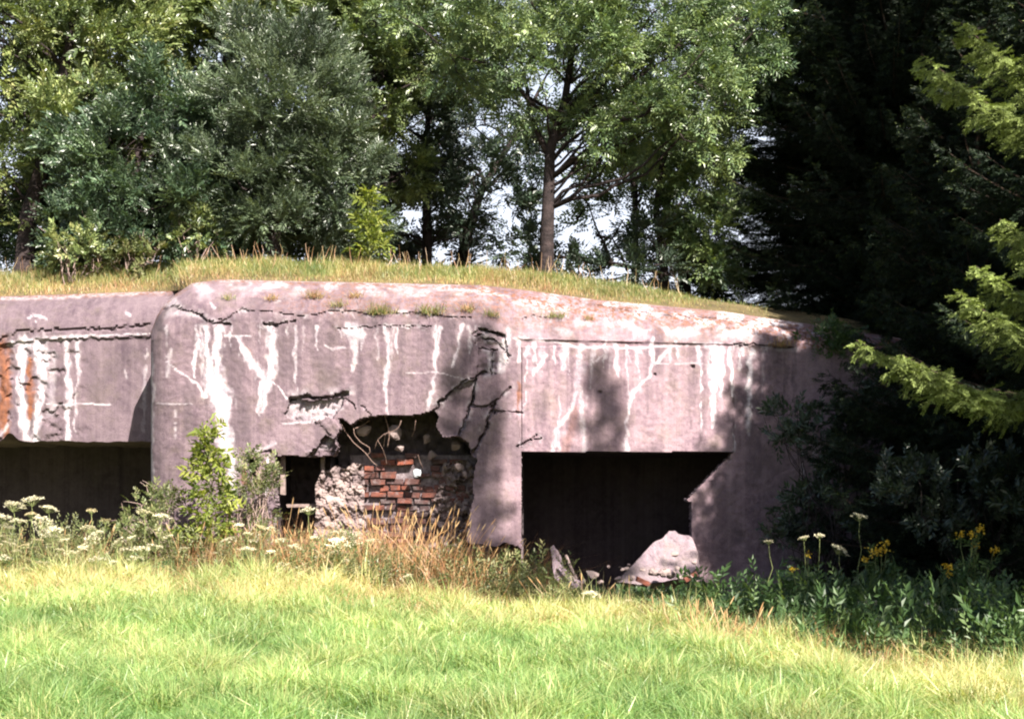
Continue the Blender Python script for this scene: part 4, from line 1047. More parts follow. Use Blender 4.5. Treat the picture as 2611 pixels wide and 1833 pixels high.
# ------------------------------------------------------------------ spruces
def spruce(name, label, base, height, rad, zmin, seed, dens=1.0, needle=.034, shape=.9, group='spruces beside the bunker', extra=()):
    root = empty(name, base); tag(root, label, 'spruce', group)
    base = np.asarray(base, float)
    st = MB(); cr = MB()
    st.tube(np.array([base + A3(0, 0, height * q) for q in np.linspace(0, 1, 14)]), np.linspace(.017 * height, .01, 14), 10)
    z = zmin
    PO, PA, PL, PT = [], [], [], []
    while z < height - .15:
        f = z / height
        R = rad * (1 - f) ** shape * (1 if z > zmin + .5 else .9)
        nb = int(round((5.5 + 3 * (1 - f)) * dens))
        for a in range(nb):
            th = RS.uniform(0, 2 * math.pi); L = R * RS.uniform(.72, 1.1) + .12
            el = .35 - .75 * (1 - f) + RS.uniform(-.12, .12)
            h = A3(math.cos(th), math.sin(th), 0)
            t = np.linspace(0, 1, 9)
            p = base + A3(0, 0, z + RS.uniform(-.12, .12)) + h * (t * L)[:, None] + A3(0, 0, 1) * (L * (el * t + .32 * t ** 2.6))[:, None]
            st.tube(p, np.linspace(.010 + .008 * L, .004, 9), 4)
            side = np.cross(h, A3(0, 0, 1))
            m = max(4, int(L * 11))
            for sgn in (-1, 1):
                ft = (np.arange(m) + RS.rand(m)) / m * .92 + .08
                o = np.stack([np.interp(ft, t, p[:, q]) for q in range(3)], -1)
                tw = (.15 + .30 * L * .45 * (1 - ft) ** .6 * np.minimum(1, ft * 3)) * RS.uniform(.7, 1.25, m)
                ax = unit(h * .75 + side * sgn * RS.uniform(.6, 1.1, (m, 1)) + A3(0, 0, 1) * RS.uniform(-.75, .1, (m, 1)))
                PO.append(o); PA.append(ax); PL.append(tw); PT.append(ft)
            PO.append(p[-1:] - h * .05); PA.append(unit(h + A3(0, 0, .25))[None]); PL.append(np.array([.25])); PT.append(np.array([1.]))
        z += (.30 + .10 * RS.rand()) * (1.0 if z < height * .6 else .9)
    for tip in extra:                      # long boughs that reach out of the crown
        tip = np.asarray(tip, float); rt = base + A3(0, 0, tip[2] - base[2] + .15)
        t = np.linspace(0, 1, 12); L = np.linalg.norm(tip - rt); h = unit((tip - rt) * A3(1, 1, 0)); side = np.cross(h, A3(0, 0, 1))
        p = rt * (1 - t)[:, None] + tip * t[:, None] - A3(0, 0, 1) * (np.sin(t * math.pi) * .10 * L)[:, None]
        st.tube(p, np.linspace(.045, .006, 12), 5)
        m = int(L * 15)
        for sgn in (-1, 1):
            ft = (np.arange(m) + RS.rand(m)) / m * .6 + .4
            o = np.stack([np.interp(ft, t, p[:, q]) for q in range(3)], -1)
            tw = (.12 + .46 * (1 - ft) ** .7 * np.minimum(1, ft * 2.2)) * RS.uniform(.4, 1.35, m)
            PO.append(o); PA.append(unit(h * .8 + side * sgn * RS.uniform(.5, 1.0, (m, 1)) + A3(0, 0, 1) * RS.uniform(-.9, .05, (m, 1)))); PL.append(tw); PT.append(1.3 + .9 * ft)
    PO = np.concatenate(PO); PA = np.concatenate(PA); PL = np.concatenate(PL); PT = np.concatenate(PT)
    # secondary twiglets
    k = len(PO); O2, A2, L2, T2 = [PO], [PA], [PL], [PT]
    for s in (.35, .7):
        for sg in (-1, 1):
            sd_ = unit(np.cross(PA, rand_dirs(k, 2.5))) * sg
            O2.append(PO + PA * (PL * s)[:, None]); A2.append(unit(PA + sd_ * .9 + A3(0, 0, -.25))); L2.append(PL * (.62 - .3 * s)); T2.append(PT)
    O = np.concatenate(O2); A = np.concatenate(A2); L = np.concatenate(L2); T = np.concatenate(T2)
    ok = L > .07; O, A, L, T = O[ok], A[ok], L[ok], T[ok]
    n = len(O); ref = rand_dirs(n, 2.0); S = unit(np.cross(A, ref)); U = np.cross(S, A)
    tint = np.clip(np.where(T > 1.2, .72 + .2 * (T - 1.5), .08 + .2 * T ** 3) + .08 * RS.normal(size=n), 0, 1)  # long boughs have sunlight painted into their needles; the crown is painted shade dark
    sz = np.where(T > 1.2, .62, 1.0)
    nk = 7
    for q in range(nk * 2):
        f = ((q % nk) + (.5 if q < nk else .98)) / nk
        if q == nk:
            m_ = T > 1.2; O, A, L, S, U, tint, sz = O[m_], A[m_], L[m_], S[m_], U[m_], tint[m_], sz[m_]; n = len(O)
            if not n: break
        for sg in (-1, 1):
            b_ = O + A * (L * f)[:, None]
            D = unit(A * .75 + S * sg * .75 + U * RS.uniform(-.3, .7, (n, 1)))
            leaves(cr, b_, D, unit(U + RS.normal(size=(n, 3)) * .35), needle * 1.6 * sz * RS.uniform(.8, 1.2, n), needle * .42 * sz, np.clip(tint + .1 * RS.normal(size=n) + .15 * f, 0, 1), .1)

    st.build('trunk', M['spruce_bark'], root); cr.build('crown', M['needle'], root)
    return root, n * 15
nq = 0
sp = [('spruce_tree', 'dark spruce with drooping boughs behind the right end of the bunker', (7.6, 27.6, 3.6), 18.0, 4.2, .4, 1.6),
      ('spruce_tree', 'spruce at the right edge with sunlit bough tips before the wall', (7.6, 16.5, 0.0), 10.5, 3.7, 2.7, 1.6),
      ('spruce_tree', 'spruce squeezed between the wall end and the tall spruces at the right', (9.6, 24.2, 0.2), 15.0, 4.2, .6, 1.4),
      ('spruce_tree', 'tall spruce farther back, seen between the boughs of the other spruces', (12.0, 29.5, 1.5), 22.0, 5.2, 1.0, 1.3),
      ('spruce_tree', 'dense dark spruce closing the gap behind the bunker end and the ash', (7.7, 32.0, 3.8), 21.0, 4.9, .3, 1.7),
      ('spruce_tree', 'low dense spruce behind the dark boughs over the wall end', (9.2, 26.0, 1.5), 11.0, 4.6, .3, 1.7),
      ('spruce_tree', 'young shaded spruce hiding the right end of the concrete wall', (6.95, 20.6, 0.0), 9.0, 3.0, .5, 2.2)]
for nm, lab, b_, h_, r_, zm, dn in sp:
    ex = [at(2184, 868, 13.5), at(2300, 905, 13.8), at(2440, 745, 13.6), at(2490, 680, 13.9), at(2350, 140, 13.6), at(2450, 60, 13.9), at(2550, 560, 14.0)] if 'sunlit bough' in lab else ()
    _, q_ = spruce(nm, lab, b_, h_, r_, zm, 1, dn, extra=ex); nq += q_
_, q_ = spruce('spruce_tree', 'tall spruce at the right of the meadow, its tip shading the split pillar', (7.45, 6.0, 0.0), 19.7, 3.8, 12.4, 1, .36, needle=.05)
_, q_ = spruce('spruce_tree', 'slender spruce at the right of the meadow, shading the wall over the gun opening', (9.3, 6.4, 0.0), 19.1, 2.6, 15.3, 1, .5, needle=.05)
_, q_ = spruce('spruce_tree', 'lower spruce at the right of the meadow, shading the weeds at the wall foot', (7.9, 9.5, 0.0), 8.6, 4.6, 2.5, 1, .9, needle=.05)
_, q_ = spruce('spruce_tree', 'tall spruce at the far right, shading the spruces behind the wall', (12.0, 14.5, 0.0), 24.0, 4.6, 5.0, 1, .9, needle=.05)
print('spruce quads', nq)

# ------------------------------------------------------------------ grass
def blades(mb, P, h, w, lean, tint, curve=.35):
    n = len(P)
    a = RS.uniform(0, 2 * math.pi, n)
    S = np.stack([np.cos(a), np.sin(a), 0 * a], -1)
    b = RS.uniform(0, 2 * math.pi, n); Ld = np.stack([np.cos(b), np.sin(b), 0 * b], -1) * (lean * np.abs(RS.normal(size=n)) * h)[:, None]
    Uv = A3(0, 0, 1)
    m = P + Ld * .35 + Uv * (h * .55)[:, None]; t = P + Ld + Uv * (h * (1 - curve * RS.rand(n) * np.clip(np.linalg.norm(Ld, axis=1) / h, 0, 1)))[:, None]
    w = np.broadcast_to(w, (n,))[:, None]
    V = np.stack([P - S * w / 2, P + S * w / 2, m + S * w * .42, m - S * w * .42, t], 1)
    i = np.arange(n)[:, None] * 5
    mb.add(V, [i + np.array([[0, 1, 2, 3]]), i + np.array([[3, 2, 4]])], np.repeat(np.clip(tint, 0, 1), 5))

def edge_y(x):
    """how far back the mown meadow reaches"""
    return np.interp(x, [-9, -5, -2, 0.2, 1.5, 2.4, 2.95, 3.55, 4.1, 7], [20.5, 20.2, 19.4, 18.6, 17.4, 14.9, 13.3, 11.9, 11.3, 9.6])
N = 420000
y = 8.3 * (21.0 / 8.3) ** (RS.rand(N) ** .9)
x = RS.uniform(-1, 1, N) * (.40 * y + .9)
e = edge_y(x)
ok = y < e + RS.normal(size=N) * .45 + 1.6 * (fbm(x * 1.2, x * 0 + 3.3, 63) - .5)
x, y, e = x[ok], y[ok], e[ok]
dry = sstep(e - y, 5.2, .2) * .37
pt = fbm(x * .9, y * .9, 61)
clump = fbm(x * 3.1, y * 3.1, 62)
tint = .16 + dry * 1.0 + .8 * (pt - .5) + .7 * (clump - .5) + .24 * RS.normal(size=len(x))
h = (.05 + .20 * sstep(clump, .3, .75) + .05 * pt) * RS.uniform(.5, 1.4, len(x)) * (1 + (.3 + .9 * sstep(fbm(x * 1.7, y * 1.7, 64), .4, .7)) * sstep(e - y, 2.0, 0))
mb = MB(); blades(mb, np.stack([x, y, ground_z(x, y) - .01], -1), h, (.0052 + .0003 * y) * RS.uniform(.6, 1.5, len(x)), .95, tint)
o = mb.build('meadow_grass', M['grass']); tag(o, 'short sunlit yellow green meadow grass in front of the bunker', 'grass', kind='stuff')

# long dry grass along the foot of the bunker and the shaded right edge
mb = MB()
def long_grass(mb, n, xr, band, hr, tint, w=.006, lean=.5):
    x = RS.uniform(xr[0], xr[1], n); e = edge_y(x)
    y = e + RS.uniform(band[0], band[1], n)
    y = np.minimum(y, 21.7 - .0 * x)
    cl = fbm(x * 1.6, y * 1.6, 71)
    ok = RS.rand(n) < sstep(cl, .3, .62)
    x, y = x[ok], y[ok]
    blades(mb, np.stack([x, y, ground_z(x, y) - .02], -1), RS.uniform(hr[0], hr[1], len(x)) * np.where((x > .9) & (x < 3.3) & (y > 17), .38, 1), w, lean, tint + .25 * RS.normal(size=len(x)), .5)
long_grass(mb, 7000, (-8.5, 1.2), (-.5, 1.6), (.12, .42), .6)
long_grass(mb, 9000, (-8.5, 3.0), (-2.6, .6), (.12, .4), .7, .006, 1.1)
long_grass(mb, 3800, (-4.6, 0.6), (.0, 2.2), (.4, 1.15), .25, .007, .8)
long_grass(mb, 5000, (-8.5, -4.0), (.0, 1.4), (.3, .8), .4, .007, .6)
long_grass(mb, 9000, (.6, 7), (-.5, 1.4), (.15, .45), .45)
def stalk(mb, base, top, seed):
    P = bent(base, top, 7, 0, .02); L = np.linalg.norm(top - base); dr = unit((top - base) * np.array([1, 1, 0]))
    P[-2:] -= A3(0, 0, .02 * L); mb.tube(P, np.linspace(.0042, .0022, 7), 3, RS.uniform(.2, .7), cap=False)
    d = unit(P[-1] - P[-2]); q = np.array([P[-1] + d * s for s in (0, .03, .08, .12)])
    mb.tube(q, [.003, .0075, .006, .001], 4, RS.uniform(.5, 1))
for k in range(460):
    sx = RS.choice([RS.normal(1040, 120), RS.normal(800, 60), RS.uniform(560, 1300), RS.uniform(0, 560), RS.uniform(1300, 1900)], p=[.4, .14, .22, .1, .14])
    X_ = (sx - CX) / F_S * 20
    Yd = min(edge_y(np.array(X_)) + RS.uniform(-.1, 1.7), 21.6)
    b_ = gbase(sx, Yd); L = RS.uniform(.45, 1.15) * (1.1 if 900 < sx < 1200 else (.75 if sx < 1330 else .42))
    stalk(mb, b_, b_ + A3(RS.normal() * .42 * L + .12 * L, RS.normal() * .1, L), k)
for (sx, sy) in ((1158, 1290), (1050, 1325), (1070, 1328), (975, 1345), (745, 1275), (760, 1300), (1140, 1365), (1205, 1390), (1120, 1380), (1165, 1395), (1240, 1420), (1340, 1450)):
    b_ = gbase(sx - 45 + RS.uniform(-15, 15), 20.3); stalk(mb, b_, at(sx, sy + 8, 20.3), 0)
o = mb.build('dry_grass', M['straw']); tag(o, 'long dry straw coloured grass along the bunker foot', 'grass', kind='stuff')

# grass on the roof
N = 60000
sx = RS.uniform(-420, 1960, N); kx = (sx - CX) / F_S
ycr = np.interp(sx, CRY[:, 0], CRY[:, 1]); dy = 3.6 * RS.rand(N) ** 1.1
y = ycr + dy - .04
cl = fbm(sx / 45, y * 1.4, 81); cl2 = fbm(sx / 160, y * .5, 82)
ok = RS.rand(N) < sstep(dy, -.1, .35) * .9 + .1
ok &= RS.rand(N) < (1 - sstep(sx, 1560, 1900) * .92)
fade = (1 - .5 * sstep(sx, 1300, 1850))
tint = .34 + .7 * (cl2 - .5) + .4 * (cl - .5) + .35 * (1 - sstep(dy, 0, .7)) + .2 * RS.normal(size=N)
h = (.07 + .22 * cl) * RS.uniform(.5, 1.3, N) * fade * (.55 + .45 * sstep(dy, .0, .5))
mb = MB(); blades(mb, np.stack([kx * y, y, mound_z(kx, y) - .02], -1)[ok], h[ok], .009, .7, tint[ok])
for q in range(240):
    s_ = RS.uniform(-100, 1750); Yd = float(np.interp(s_, CRY[:, 0], CRY[:, 1])) + RS.uniform(.6, 2.8); b_ = tbase(s_, Yd) + A3(0, 0, .1)
    L = RS.uniform(.2, .5); P = bent(b_, b_ + A3(RS.normal() * .1, RS.normal() * .1, L), 5, 0, .03); mb.tube(P, np.linspace(.006, .002, 5), 3, RS.uniform(.7, 1), cap=False)
o = mb.build('roof_grass', M['roofgrass']); tag(o, 'sunlit grass band along the top of the bunker roof', 'grass', kind='stuff')

# tufts rooted in the shoulder of the wall
def shoulder_y(sx, sy):
    cr_ = np.interp(sx, [560, 1228, 1342, 1524, 1842, 2080], [713, 727, 740, 765, 794, 829]); wt_ = np.interp(sx, [560, 1228, 1330, 1872, 2100], [818, 828, 868, 880, 892])
    v = np.clip((wt_ - sy) / (wt_ - cr_), 0, .99); k_ = (sx - CX) / F_S
    yb = np.where(sx > 1270, (22 - TANR * X0) / (1 - TANR * k_), 22.0)
    return yb + .95 * (1 - np.sqrt(1 - v * v * .998))
TUFTS = [(970, 800, 1.3, 'olive green tuft rooted in the wall crack, with a dark stain below'), (1098, 800, 1.3, 'widest green tuft along the crack, over the middle of the bunker'), (1192, 792, .8, 'small reddish green tuft right of the widest one on the shoulder'),
         (1252, 806, .8, 'green tuft at the bend of the bunker shoulder'), (1415, 810, 1.0, 'light green tuft above the right wall, alone on the shoulder'), (862, 782, .7, 'small bright green sprout left of the stained tuft'),
         (805, 760, 1.0, 'reddish brown dry tuft high on the shoulder'), (695, 764, .7, 'brownish tuft left of the reddish one, high on the shoulder'), (582, 764, .6, 'tiny green tuft nearest the rounded left corner'),
         (905, 758, .7, 'small green tuft high on the shoulder, right of the reddish one'), (1500, 815, .6, 'brown tuft over the stained streaks of the right wall'), (1990, 882, 1.0, 'dry reddish tuft at the right end of the drip ledge')]
for k, (sx, sy, s, lab) in enumerate(TUFTS):
    p = at(sx, sy, shoulder_y(sx, sy)); root = empty('wall_tuft', p); tag(root, lab, 'tuft', 'tufts growing on the bunker wall')
    mb = MB(); n = int(150 * s); off = np.stack([RS.normal(size=n) * .09 * s, RS.normal(size=n) * .03 - .03, RS.normal(size=n) * .02], -1)
    red = any(w in lab for w in ('reddish', 'brown'))
    blades(mb, p + off, RS.uniform(.04, .2, n) * s, .007, 1.5, (.85 if red else .42) + .28 * RS.normal(size=n), .6)
    mb.build('blades', M['roofgrass'], root)

# ------------------------------------------------------------------ undergrowth on the right
mb = MB()
n = 2300
x = RS.uniform(1.2, 9.5, n); e = edge_y(x); y = e + RS.uniform(.1, 7.5, n)
ok = (y < np.where(x < 3.9, 21.3, 22.3)) & (RS.rand(n) < sstep(fbm(x * .9, y * .9, 91), .25, .55))
x, y = x[ok], y[ok]; n = len(x); hgt = RS.uniform(.05, .55, n) * (.45 + .75 * fbm(x * .5 + 9, y * .5, 92)) * (1 - .82 * (x < 3.4) * (y > 17.0))
O = np.stack([x, y, ground_z(x, y) + hgt * .3], -1)
for q in range(4):
    sprigs(mb, O + RS.normal(size=(n, 3)) * np.array([.12, .12, .03]) + A3(0, 0, 1) * (hgt * q / 4)[:, None], unit(rand_dirs(n) * .7 + A3(0, 0, 1.0)), hgt * .6 + .05, 8, .085, .036, np.clip(.45 + .22 * RS.normal(size=n), 0, 1))
o = mb.build('undergrowth', M['weed']); tag(o, 'leafy green weeds growing at the foot of the wall and under the spruce', 'weeds', kind='stuff')
mb = MB()
n = 1700
x = RS.uniform(-8.5, .8, n); e = edge_y(x); y = np.minimum(e + RS.uniform(-.1, 1.8, n), 21.6); O = np.stack([x, y, ground_z(x, y)], -1)
hw = (.3 + .9 * RS.rand(n)) * np.where(x < -4.2, .95, .85) * (.5 + fbm(x * 1.3, y, 95))
for q in range(4):
    sprigs(mb, O + A3(0, 0, .2) * (q * hw)[:, None], unit(rand_dirs(n) * .7 + A3(0, 0, 1.)), RS.uniform(.12, .3, n), 7, .06, .022, np.clip(.6 + .22 * RS.normal(size=n), 0, 1))
o = mb.build('tall_weeds', M['bramble']); tag(o, 'pale tangled weeds among the white umbels at the left wall foot', 'weeds', kind='stuff')
mb = MB()
long_grass(mb, 16000, (1.0, 7.5), (-.4, 5.0), (.15, .5), .12)
o = mb.build('shade_grass', M['grass']); tag(o, 'taller green grass among the shaded weeds on the right', 'grass', kind='stuff')

# ------------------------------------------------------------------ flowers
def umbel_mesh(r, rays, seed, tone):
    """a flat-topped flower head of small clusters on spreading rays; its centre at the origin"""
    mb = MB(); sm = MB(); rr = np.random.RandomState(seed)
    cen = []
    for k in range(rays):
        a = k * 2.39996; q = r * math.sqrt((k + .5) / rays) * rr.uniform(.85, 1.12)
        c = A3(math.cos(a) * q, math.sin(a) * q, .34 * r * (1 - (q / r) ** 2) + rr.uniform(-.015, .015)); cen.append(c)
        sm.tube(np.array([A3(0, 0, -.55 * r), c * A3(.55, .55, 1) - A3(0, 0, .25 * r), c]), [.0022, .0018, .0014], 3, cap=False)
    cen = np.array(cen)
    pe = np.repeat(cen, 22, 0) + rr.normal(size=(len(cen) * 22, 3)) * np.array([.13, .13, .06]) * r * .8
    D = unit(rr.normal(size=pe.shape) * np.array([1, 1, .35])); Nn = unit(rr.normal(size=pe.shape) * .35 + A3(0, 0, 1))
    leaves(mb, pe, D, Nn,   .10 * r * rr.uniform(.6, 1.2, len(pe)) + .004, .07 * r + .003, np.clip(tone + .2 * rr.normal(size=len(pe)), 0, 1), .05)
    return mb, sm
def umbel_proto(r, seed, tone, mat='umbel'):
    mb, sm = umbel_mesh(r, 17, seed, tone)
    h = mb.build('flower_head', M[mat]); s = sm.build('rays', M['stem'])
    me = (h.data, s.data)
    bpy.data.objects.remove(h); bpy.data.objects.remove(s)
    return me
PROTO = {'big': [umbel_proto(.17, 1, .85), umbel_proto(.165, 2, .8)], 'mid': [umbel_proto(.125, 3, .75), umbel_proto(.115, 4, .65), umbel_proto(.125, 5, .8)], 'small': [umbel_proto(.07, 6, .6), umbel_proto(.07, 7, .7)], 'tan': [umbel_proto(.085, 8, .15), umbel_proto(.08, 9, .1)]}
def flower(name, label, cat, group, sx, sy, Yd, kind, tilt=.0, turn=0.0):
    hp = at(sx, sy, Yd); bx = sx + RS.uniform(-25, 25)
    b_ = gbase(bx, Yd + RS.uniform(-.08, .08))
    root = empty(name, b_); tag(root, label, cat, group)
    me = PROTO[kind][RS.randint(len(PROTO[kind]))]
    h = bpy.data.objects.new('flower_head', me[0]); COL.objects.link(h); h.parent = root
    rot = (tilt * math.cos(turn) + RS.uniform(-.15, .15) + .12, tilt * math.sin(turn) + RS.uniform(-.15, .15), RS.uniform(0, 6))
    h.location = tuple(hp - b_); h.rotation_euler = rot
    s = bpy.data.objects.new('rays', me[1]); COL.objects.link(s); s.parent = h
    mb = MB(); P = bent(b_, hp - A3(0, 0, .04), 7, 0, .02); mb.tube(P, np.linspace(.006, .0032, 7), 5)
    O = P[RS.randint(0, 4, 3)]; fo = MB()
    sprigs(fo, O, unit(rand_dirs(3, .5)), .2, 8, .055, .02, np.full(3, .6))
    st = MB(); st = mb.build('stem', M['stem'], root, smooth=True); fo.build('leaf', M['weed'], root)
    return root
UMB = [(15, 1345, 'mid', .2), (50, 1330, 'mid', 0), (98, 1322, 'small', .2), (165, 1378, 'small', .2), (185, 1412, 'mid', .1), (210, 1398, 'small', .3), (335, 1372, 'small', .2), (348, 1425, 'mid', .2), (395, 1395, 'mid', .1), (430, 1368, 'small', .2), (470, 1400, 'small', .2), (5, 1372, 'mid', .3), (140, 1442, 'small', .1), (60, 1452, 'small', .1), (575, 1445, 'small', .1), (610, 1340, 'small', .2), (690, 1408, 'small', .1), (755, 1398, 'mid', .1), (800, 1372, 'small', .2), (840, 1450, 'mid', .1), (880, 1432, 'small', .2), (905, 1462, 'small', .1), (1040, 1470, 'small', .2),
       (8, 1322, 'big', 0), (35, 1290, 'big', .2), (80, 1276, 'big', .1), (124, 1297, 'mid', 0), (78, 1312, 'tan', 0), (110, 1340, 'big', .9), (138, 1352, 'mid', .1), (233, 1304, 'tan', 0), (268, 1330, 'tan', .3), (228, 1348, 'mid', .1), (252, 1358, 'small', 0),
       (20, 1388, 'mid', 0), (42, 1407, 'small', 0), (62, 1392, 'tan', 0), (84, 1400, 'tan', 0), (96, 1378, 'tan', 0), (122, 1368, 'mid', 0), (152, 1403, 'small', 0), (232, 1380, 'mid', .9), (300, 1385, 'mid', .9), (326, 1404, 'big', 0), (362, 1402, 'mid', 0), (368, 1308, 'mid', 0),
       (412, 1318, 'mid', 0), (245, 1428, 'mid', 0), (288, 1434, 'small', 0), (108, 1438, 'mid', 0), (10, 1425, 'mid', 0),
       (786, 1302, 'mid', 0), (690, 1348, 'small', 0), (664, 1345, 'tan', .3), (632, 1362, 'small', 0), (586, 1378, 'mid', 0), (645, 1380, 'small', 0), (713, 1380, 'mid', 0), (632, 1402, 'mid', 0), (553, 1412, 'small', .3), (600, 1420, 'tan', 0), (656, 1448, 'small', 0), (718, 1445, 'mid', .3), (735, 1452, 'mid', 0), (782, 1446, 'mid', 0),
       (862, 1385, 'big', .3), (892, 1372, 'big', 0), (872, 1360, 'mid', 0), (906, 1388, 'mid', 0), (948, 1382, 'mid', 0), (815, 1420, 'small', 0), (856, 1412, 'mid', 0), (822, 1472, 'mid', 0), (995, 1425, 'small', 0), (930, 1432, 'small', 0),
       (190, 1508, 'mid', .2), (1120, 1518, 'mid', .1), (1136, 1535, 'small', 0), (1508, 1516, 'mid', .1), (1566, 1556, 'mid', .6), (1752, 1546, 'mid', 0), (1600, 1535, 'small', .2),
       (2192, 1318, 'mid', 0), (2140, 1402, 'mid', .3), (2216, 1540, 'mid', .2), (2382, 1552, 'mid', .3), (2440, 1562, 'mid', .2), (2090, 1366, 'small', 0), (1960, 1382, 'small', 0), (2050, 1372, 'small', .2), (2515, 1655, 'small', .2)]
def zone(sx, sy):
    if sx > 1400:
        return 'white umbel in the shaded weeds on the right' if sx > 1850 else 'white umbel in the grass below the fallen slab'
    if sy > 1480:
        return 'low white umbel at the edge of the mown grass'
    if sx < 300:
        return 'white umbel below the rusty overhang' if sy < 1362 else 'low white umbel below the rusty overhang'
    if sx < 520:
        return 'white umbel left of the yellow green sapling'
    if sx < 800:
        return 'white umbel under the dark window'
    return 'white umbel before the red bricks'
cnt = {}
for (sx, sy, kd, tl) in sorted(UMB):
    zl = zone(sx, sy)
    if kd == 'tan': zl = zl.replace('white', 'faded tan')
    if kd == 'big': zl = zl.replace('white', 'large white')
    if kd == 'small': zl = zl.replace('white', 'small white')
    k = cnt.get(zl, 0); cnt[zl] = k + 1
    Yd = 19.85 + RS.uniform(-.35, .4) if sx < 1000 else (19.0 if sx < 1400 else (17.2 if sx < 1850 else 18.6 - (sy > 1500) * 3.4))
    if sy > 1480 and sx < 1000: Yd = 19.2
    flower('umbel_flower', ORD[k] + ' ' + zl + ', counted from the left', 'flower', 'white umbel flowers', sx, sy, Yd, kd, tl, RS.uniform(0, 6.28) if tl < .5 else -.6)

def ragwort(label, heads, Yd, leafy=14):
    sx0 = np.mean([h[0] for h in heads]); b_ = gbase(sx0, Yd)
    root = empty('ragwort', b_); tag(root, label, 'wildflower', 'yellow flowers under the spruce')
    st = MB(); fo = MB()
    for (sx, sy, r) in heads:
        hp = at(sx, sy, Yd + RS.uniform(-.1, .1)); P = bent(b_, hp, 7, 0, .03); st.tube(P, np.linspace(.008, .003, 7), 5)
        bl = MB(); n = int(60 * r * 10)
        pe = hp + RS.normal(size=(n, 3)) * np.array([1, 1, .8]) * r * .5
        leaves(bl, pe, rand_dirs(n), unit(RS.normal(size=(n, 3)) * .5 + A3(0, -.4, 1)), .035, .03, np.clip(.5 + .25 * RS.normal(size=n), 0, 1))
        bl.build('flower_head', M['yellow'], root)
        O = np.concatenate([P[2:6], P[1:5], P[2:6]])
        sprigs(fo, O, unit(rand_dirs(len(O)) * .9 + A3(0, 0, .4)), .24, 8, .08, .035, np.clip(.6 + .2 * RS.normal(size=len(O)), 0, 1))
    st.build('stem', M['stem'], root); fo.build('leaves', M['weed'], root)
ragwort('bushy yellow flowered plant with the largest bloom, in the sunlit weeds under the spruce', [(2250, 1400, .09), (2232, 1405, .07), (2262, 1382, .05), (2205, 1428, .05)], 18.2)
ragwort('tall yellow flowered plant nearest the right edge, standing before the dark spruce', [(2448, 1362, .06), (2478, 1362, .05), (2500, 1348, .05), (2490, 1392, .05), (2418, 1445, .06), (2534, 1402, .05), (2420, 1462, .04)], 17.6)
ragwort('low plant with an orange yellow bloom row, in the shaded right grass', [(2380, 1612, .03), (2392, 1608, .03), (2404, 1612, .03), (2420, 1645, .03)], 14.2)
ragwort('low yellow flowered plant at the right picture edge', [(2534, 1600, .035), (2556, 1598, .03), (2578, 1650, .04), (2590, 1690, .04), (2565, 1655, .03)], 13.8)
ragwort('small yellow flowered plant left of the shaded white umbels', [(2158, 1558, .03), (2175, 1562, .025), (2128, 1610, .03)], 15.0)
ragwort('small sparse yellow flowered plant at the foot of the right wall', [(2074, 1536, .03), (2060, 1412, .03), (2020, 1450, .025)], 16.4)

def roughen(o, cuts=4, amp=.03, seed=1):
    import bmesh
    bm = bmesh.new(); bm.from_mesh(o.data)
    bmesh.ops.triangulate(bm, faces=bm.faces[:])
    for q in range(cuts):
        bmesh.ops.subdivide_edges(bm, edges=[e for e in bm.edges if e.calc_length() > .07], cuts=1, use_grid_fill=False)
        bmesh.ops.triangulate(bm, faces=[f for f in bm.faces if len(f.verts) > 3])
    P = np.array([v.co for v in bm.verts])
    N = rand_dirs(len(P)) * .25 + A3(0, -1, .3)
    f = (fbm(P[:, 0] * 5 + P[:, 1] * 3, P[:, 2] * 5, seed) - .5) * 2.4 + (fbm(P[:, 0] * 17, P[:, 2] * 17 + P[:, 1] * 9, seed + 3) - .5) * 1.0
    P = P + N * (f * amp)[:, None] + RS.normal(size=P.shape) * amp * .12
    for v, p in zip(bm.verts, P): v.co = p
    bm.to_mesh(o.data); bm.free(); o.data.update()
    for p in o.data.polygons: p.use_smooth = False
# ------------------------------------------------------------------ fallen slab, stones, bricks, sticks
def prism(poly, Yd, thick, tilt):
    """a slab whose front outline is given at photograph positions; it leans back and has real thickness"""
    P = np.array(poly, float)
    ymin = P[:, 1].min(); ymax = P[:, 1].max()
    yy = Yd + tilt * (ymax - P[:, 1]) / (ymax - ymin)
    f = at(P[:, 0], P[:, 1], yy); k = f + A3(.12, thick, -.18)
    n = len(P); c = f.mean(0)
    F4 = [(i, i + n, (i + 1) % n + n, (i + 1) % n) for i in range(n)]
    mb = MB(); mb.add(np.concatenate([f, k]), [F4, [list(range(n))], [list(range(n, 2 * n))[::-1]]], .35)
    return mb
o = prism([(1572, 1482), (1600, 1452), (1640, 1412), (1664, 1383), (1690, 1372), (1706, 1354), (1722, 1353), (1732, 1362), (1756, 1364), (1766, 1372), (1776, 1400), (1778, 1445), (1752, 1470), (1700, 1480), (1630, 1490)], 21.9, .5, .55).build('fallen_slab', M['plain'])
roughen(o, 5, .022, 3)
tag(o, 'sunlit broken concrete slab leaning in the right corner of the gun opening', 'slab')
o = prism([(1404, 1395), (1412, 1388), (1425, 1432), (1450, 1460), (1474, 1478), (1490, 1486), (1480, 1500), (1440, 1500), (1412, 1470)], 21.6, .3, .35).build('concrete_wedge', M['plain'])
roughen(o, 5, .03, 8)
tag(o, 'pointed concrete wedge at the left foot of the gun opening', 'concrete fragment')
mb = MB(); mb.tube(np.array([at(1443, 1414, 21.5), at(1455, 1445, 21.5), at(1470, 1475, 21.45)]), [.022, .024, .024], 6); o = mb.build('wooden_stake', M['wood'])
tag(o, 'pale leaning stake in front of the dark gun opening', 'stake')
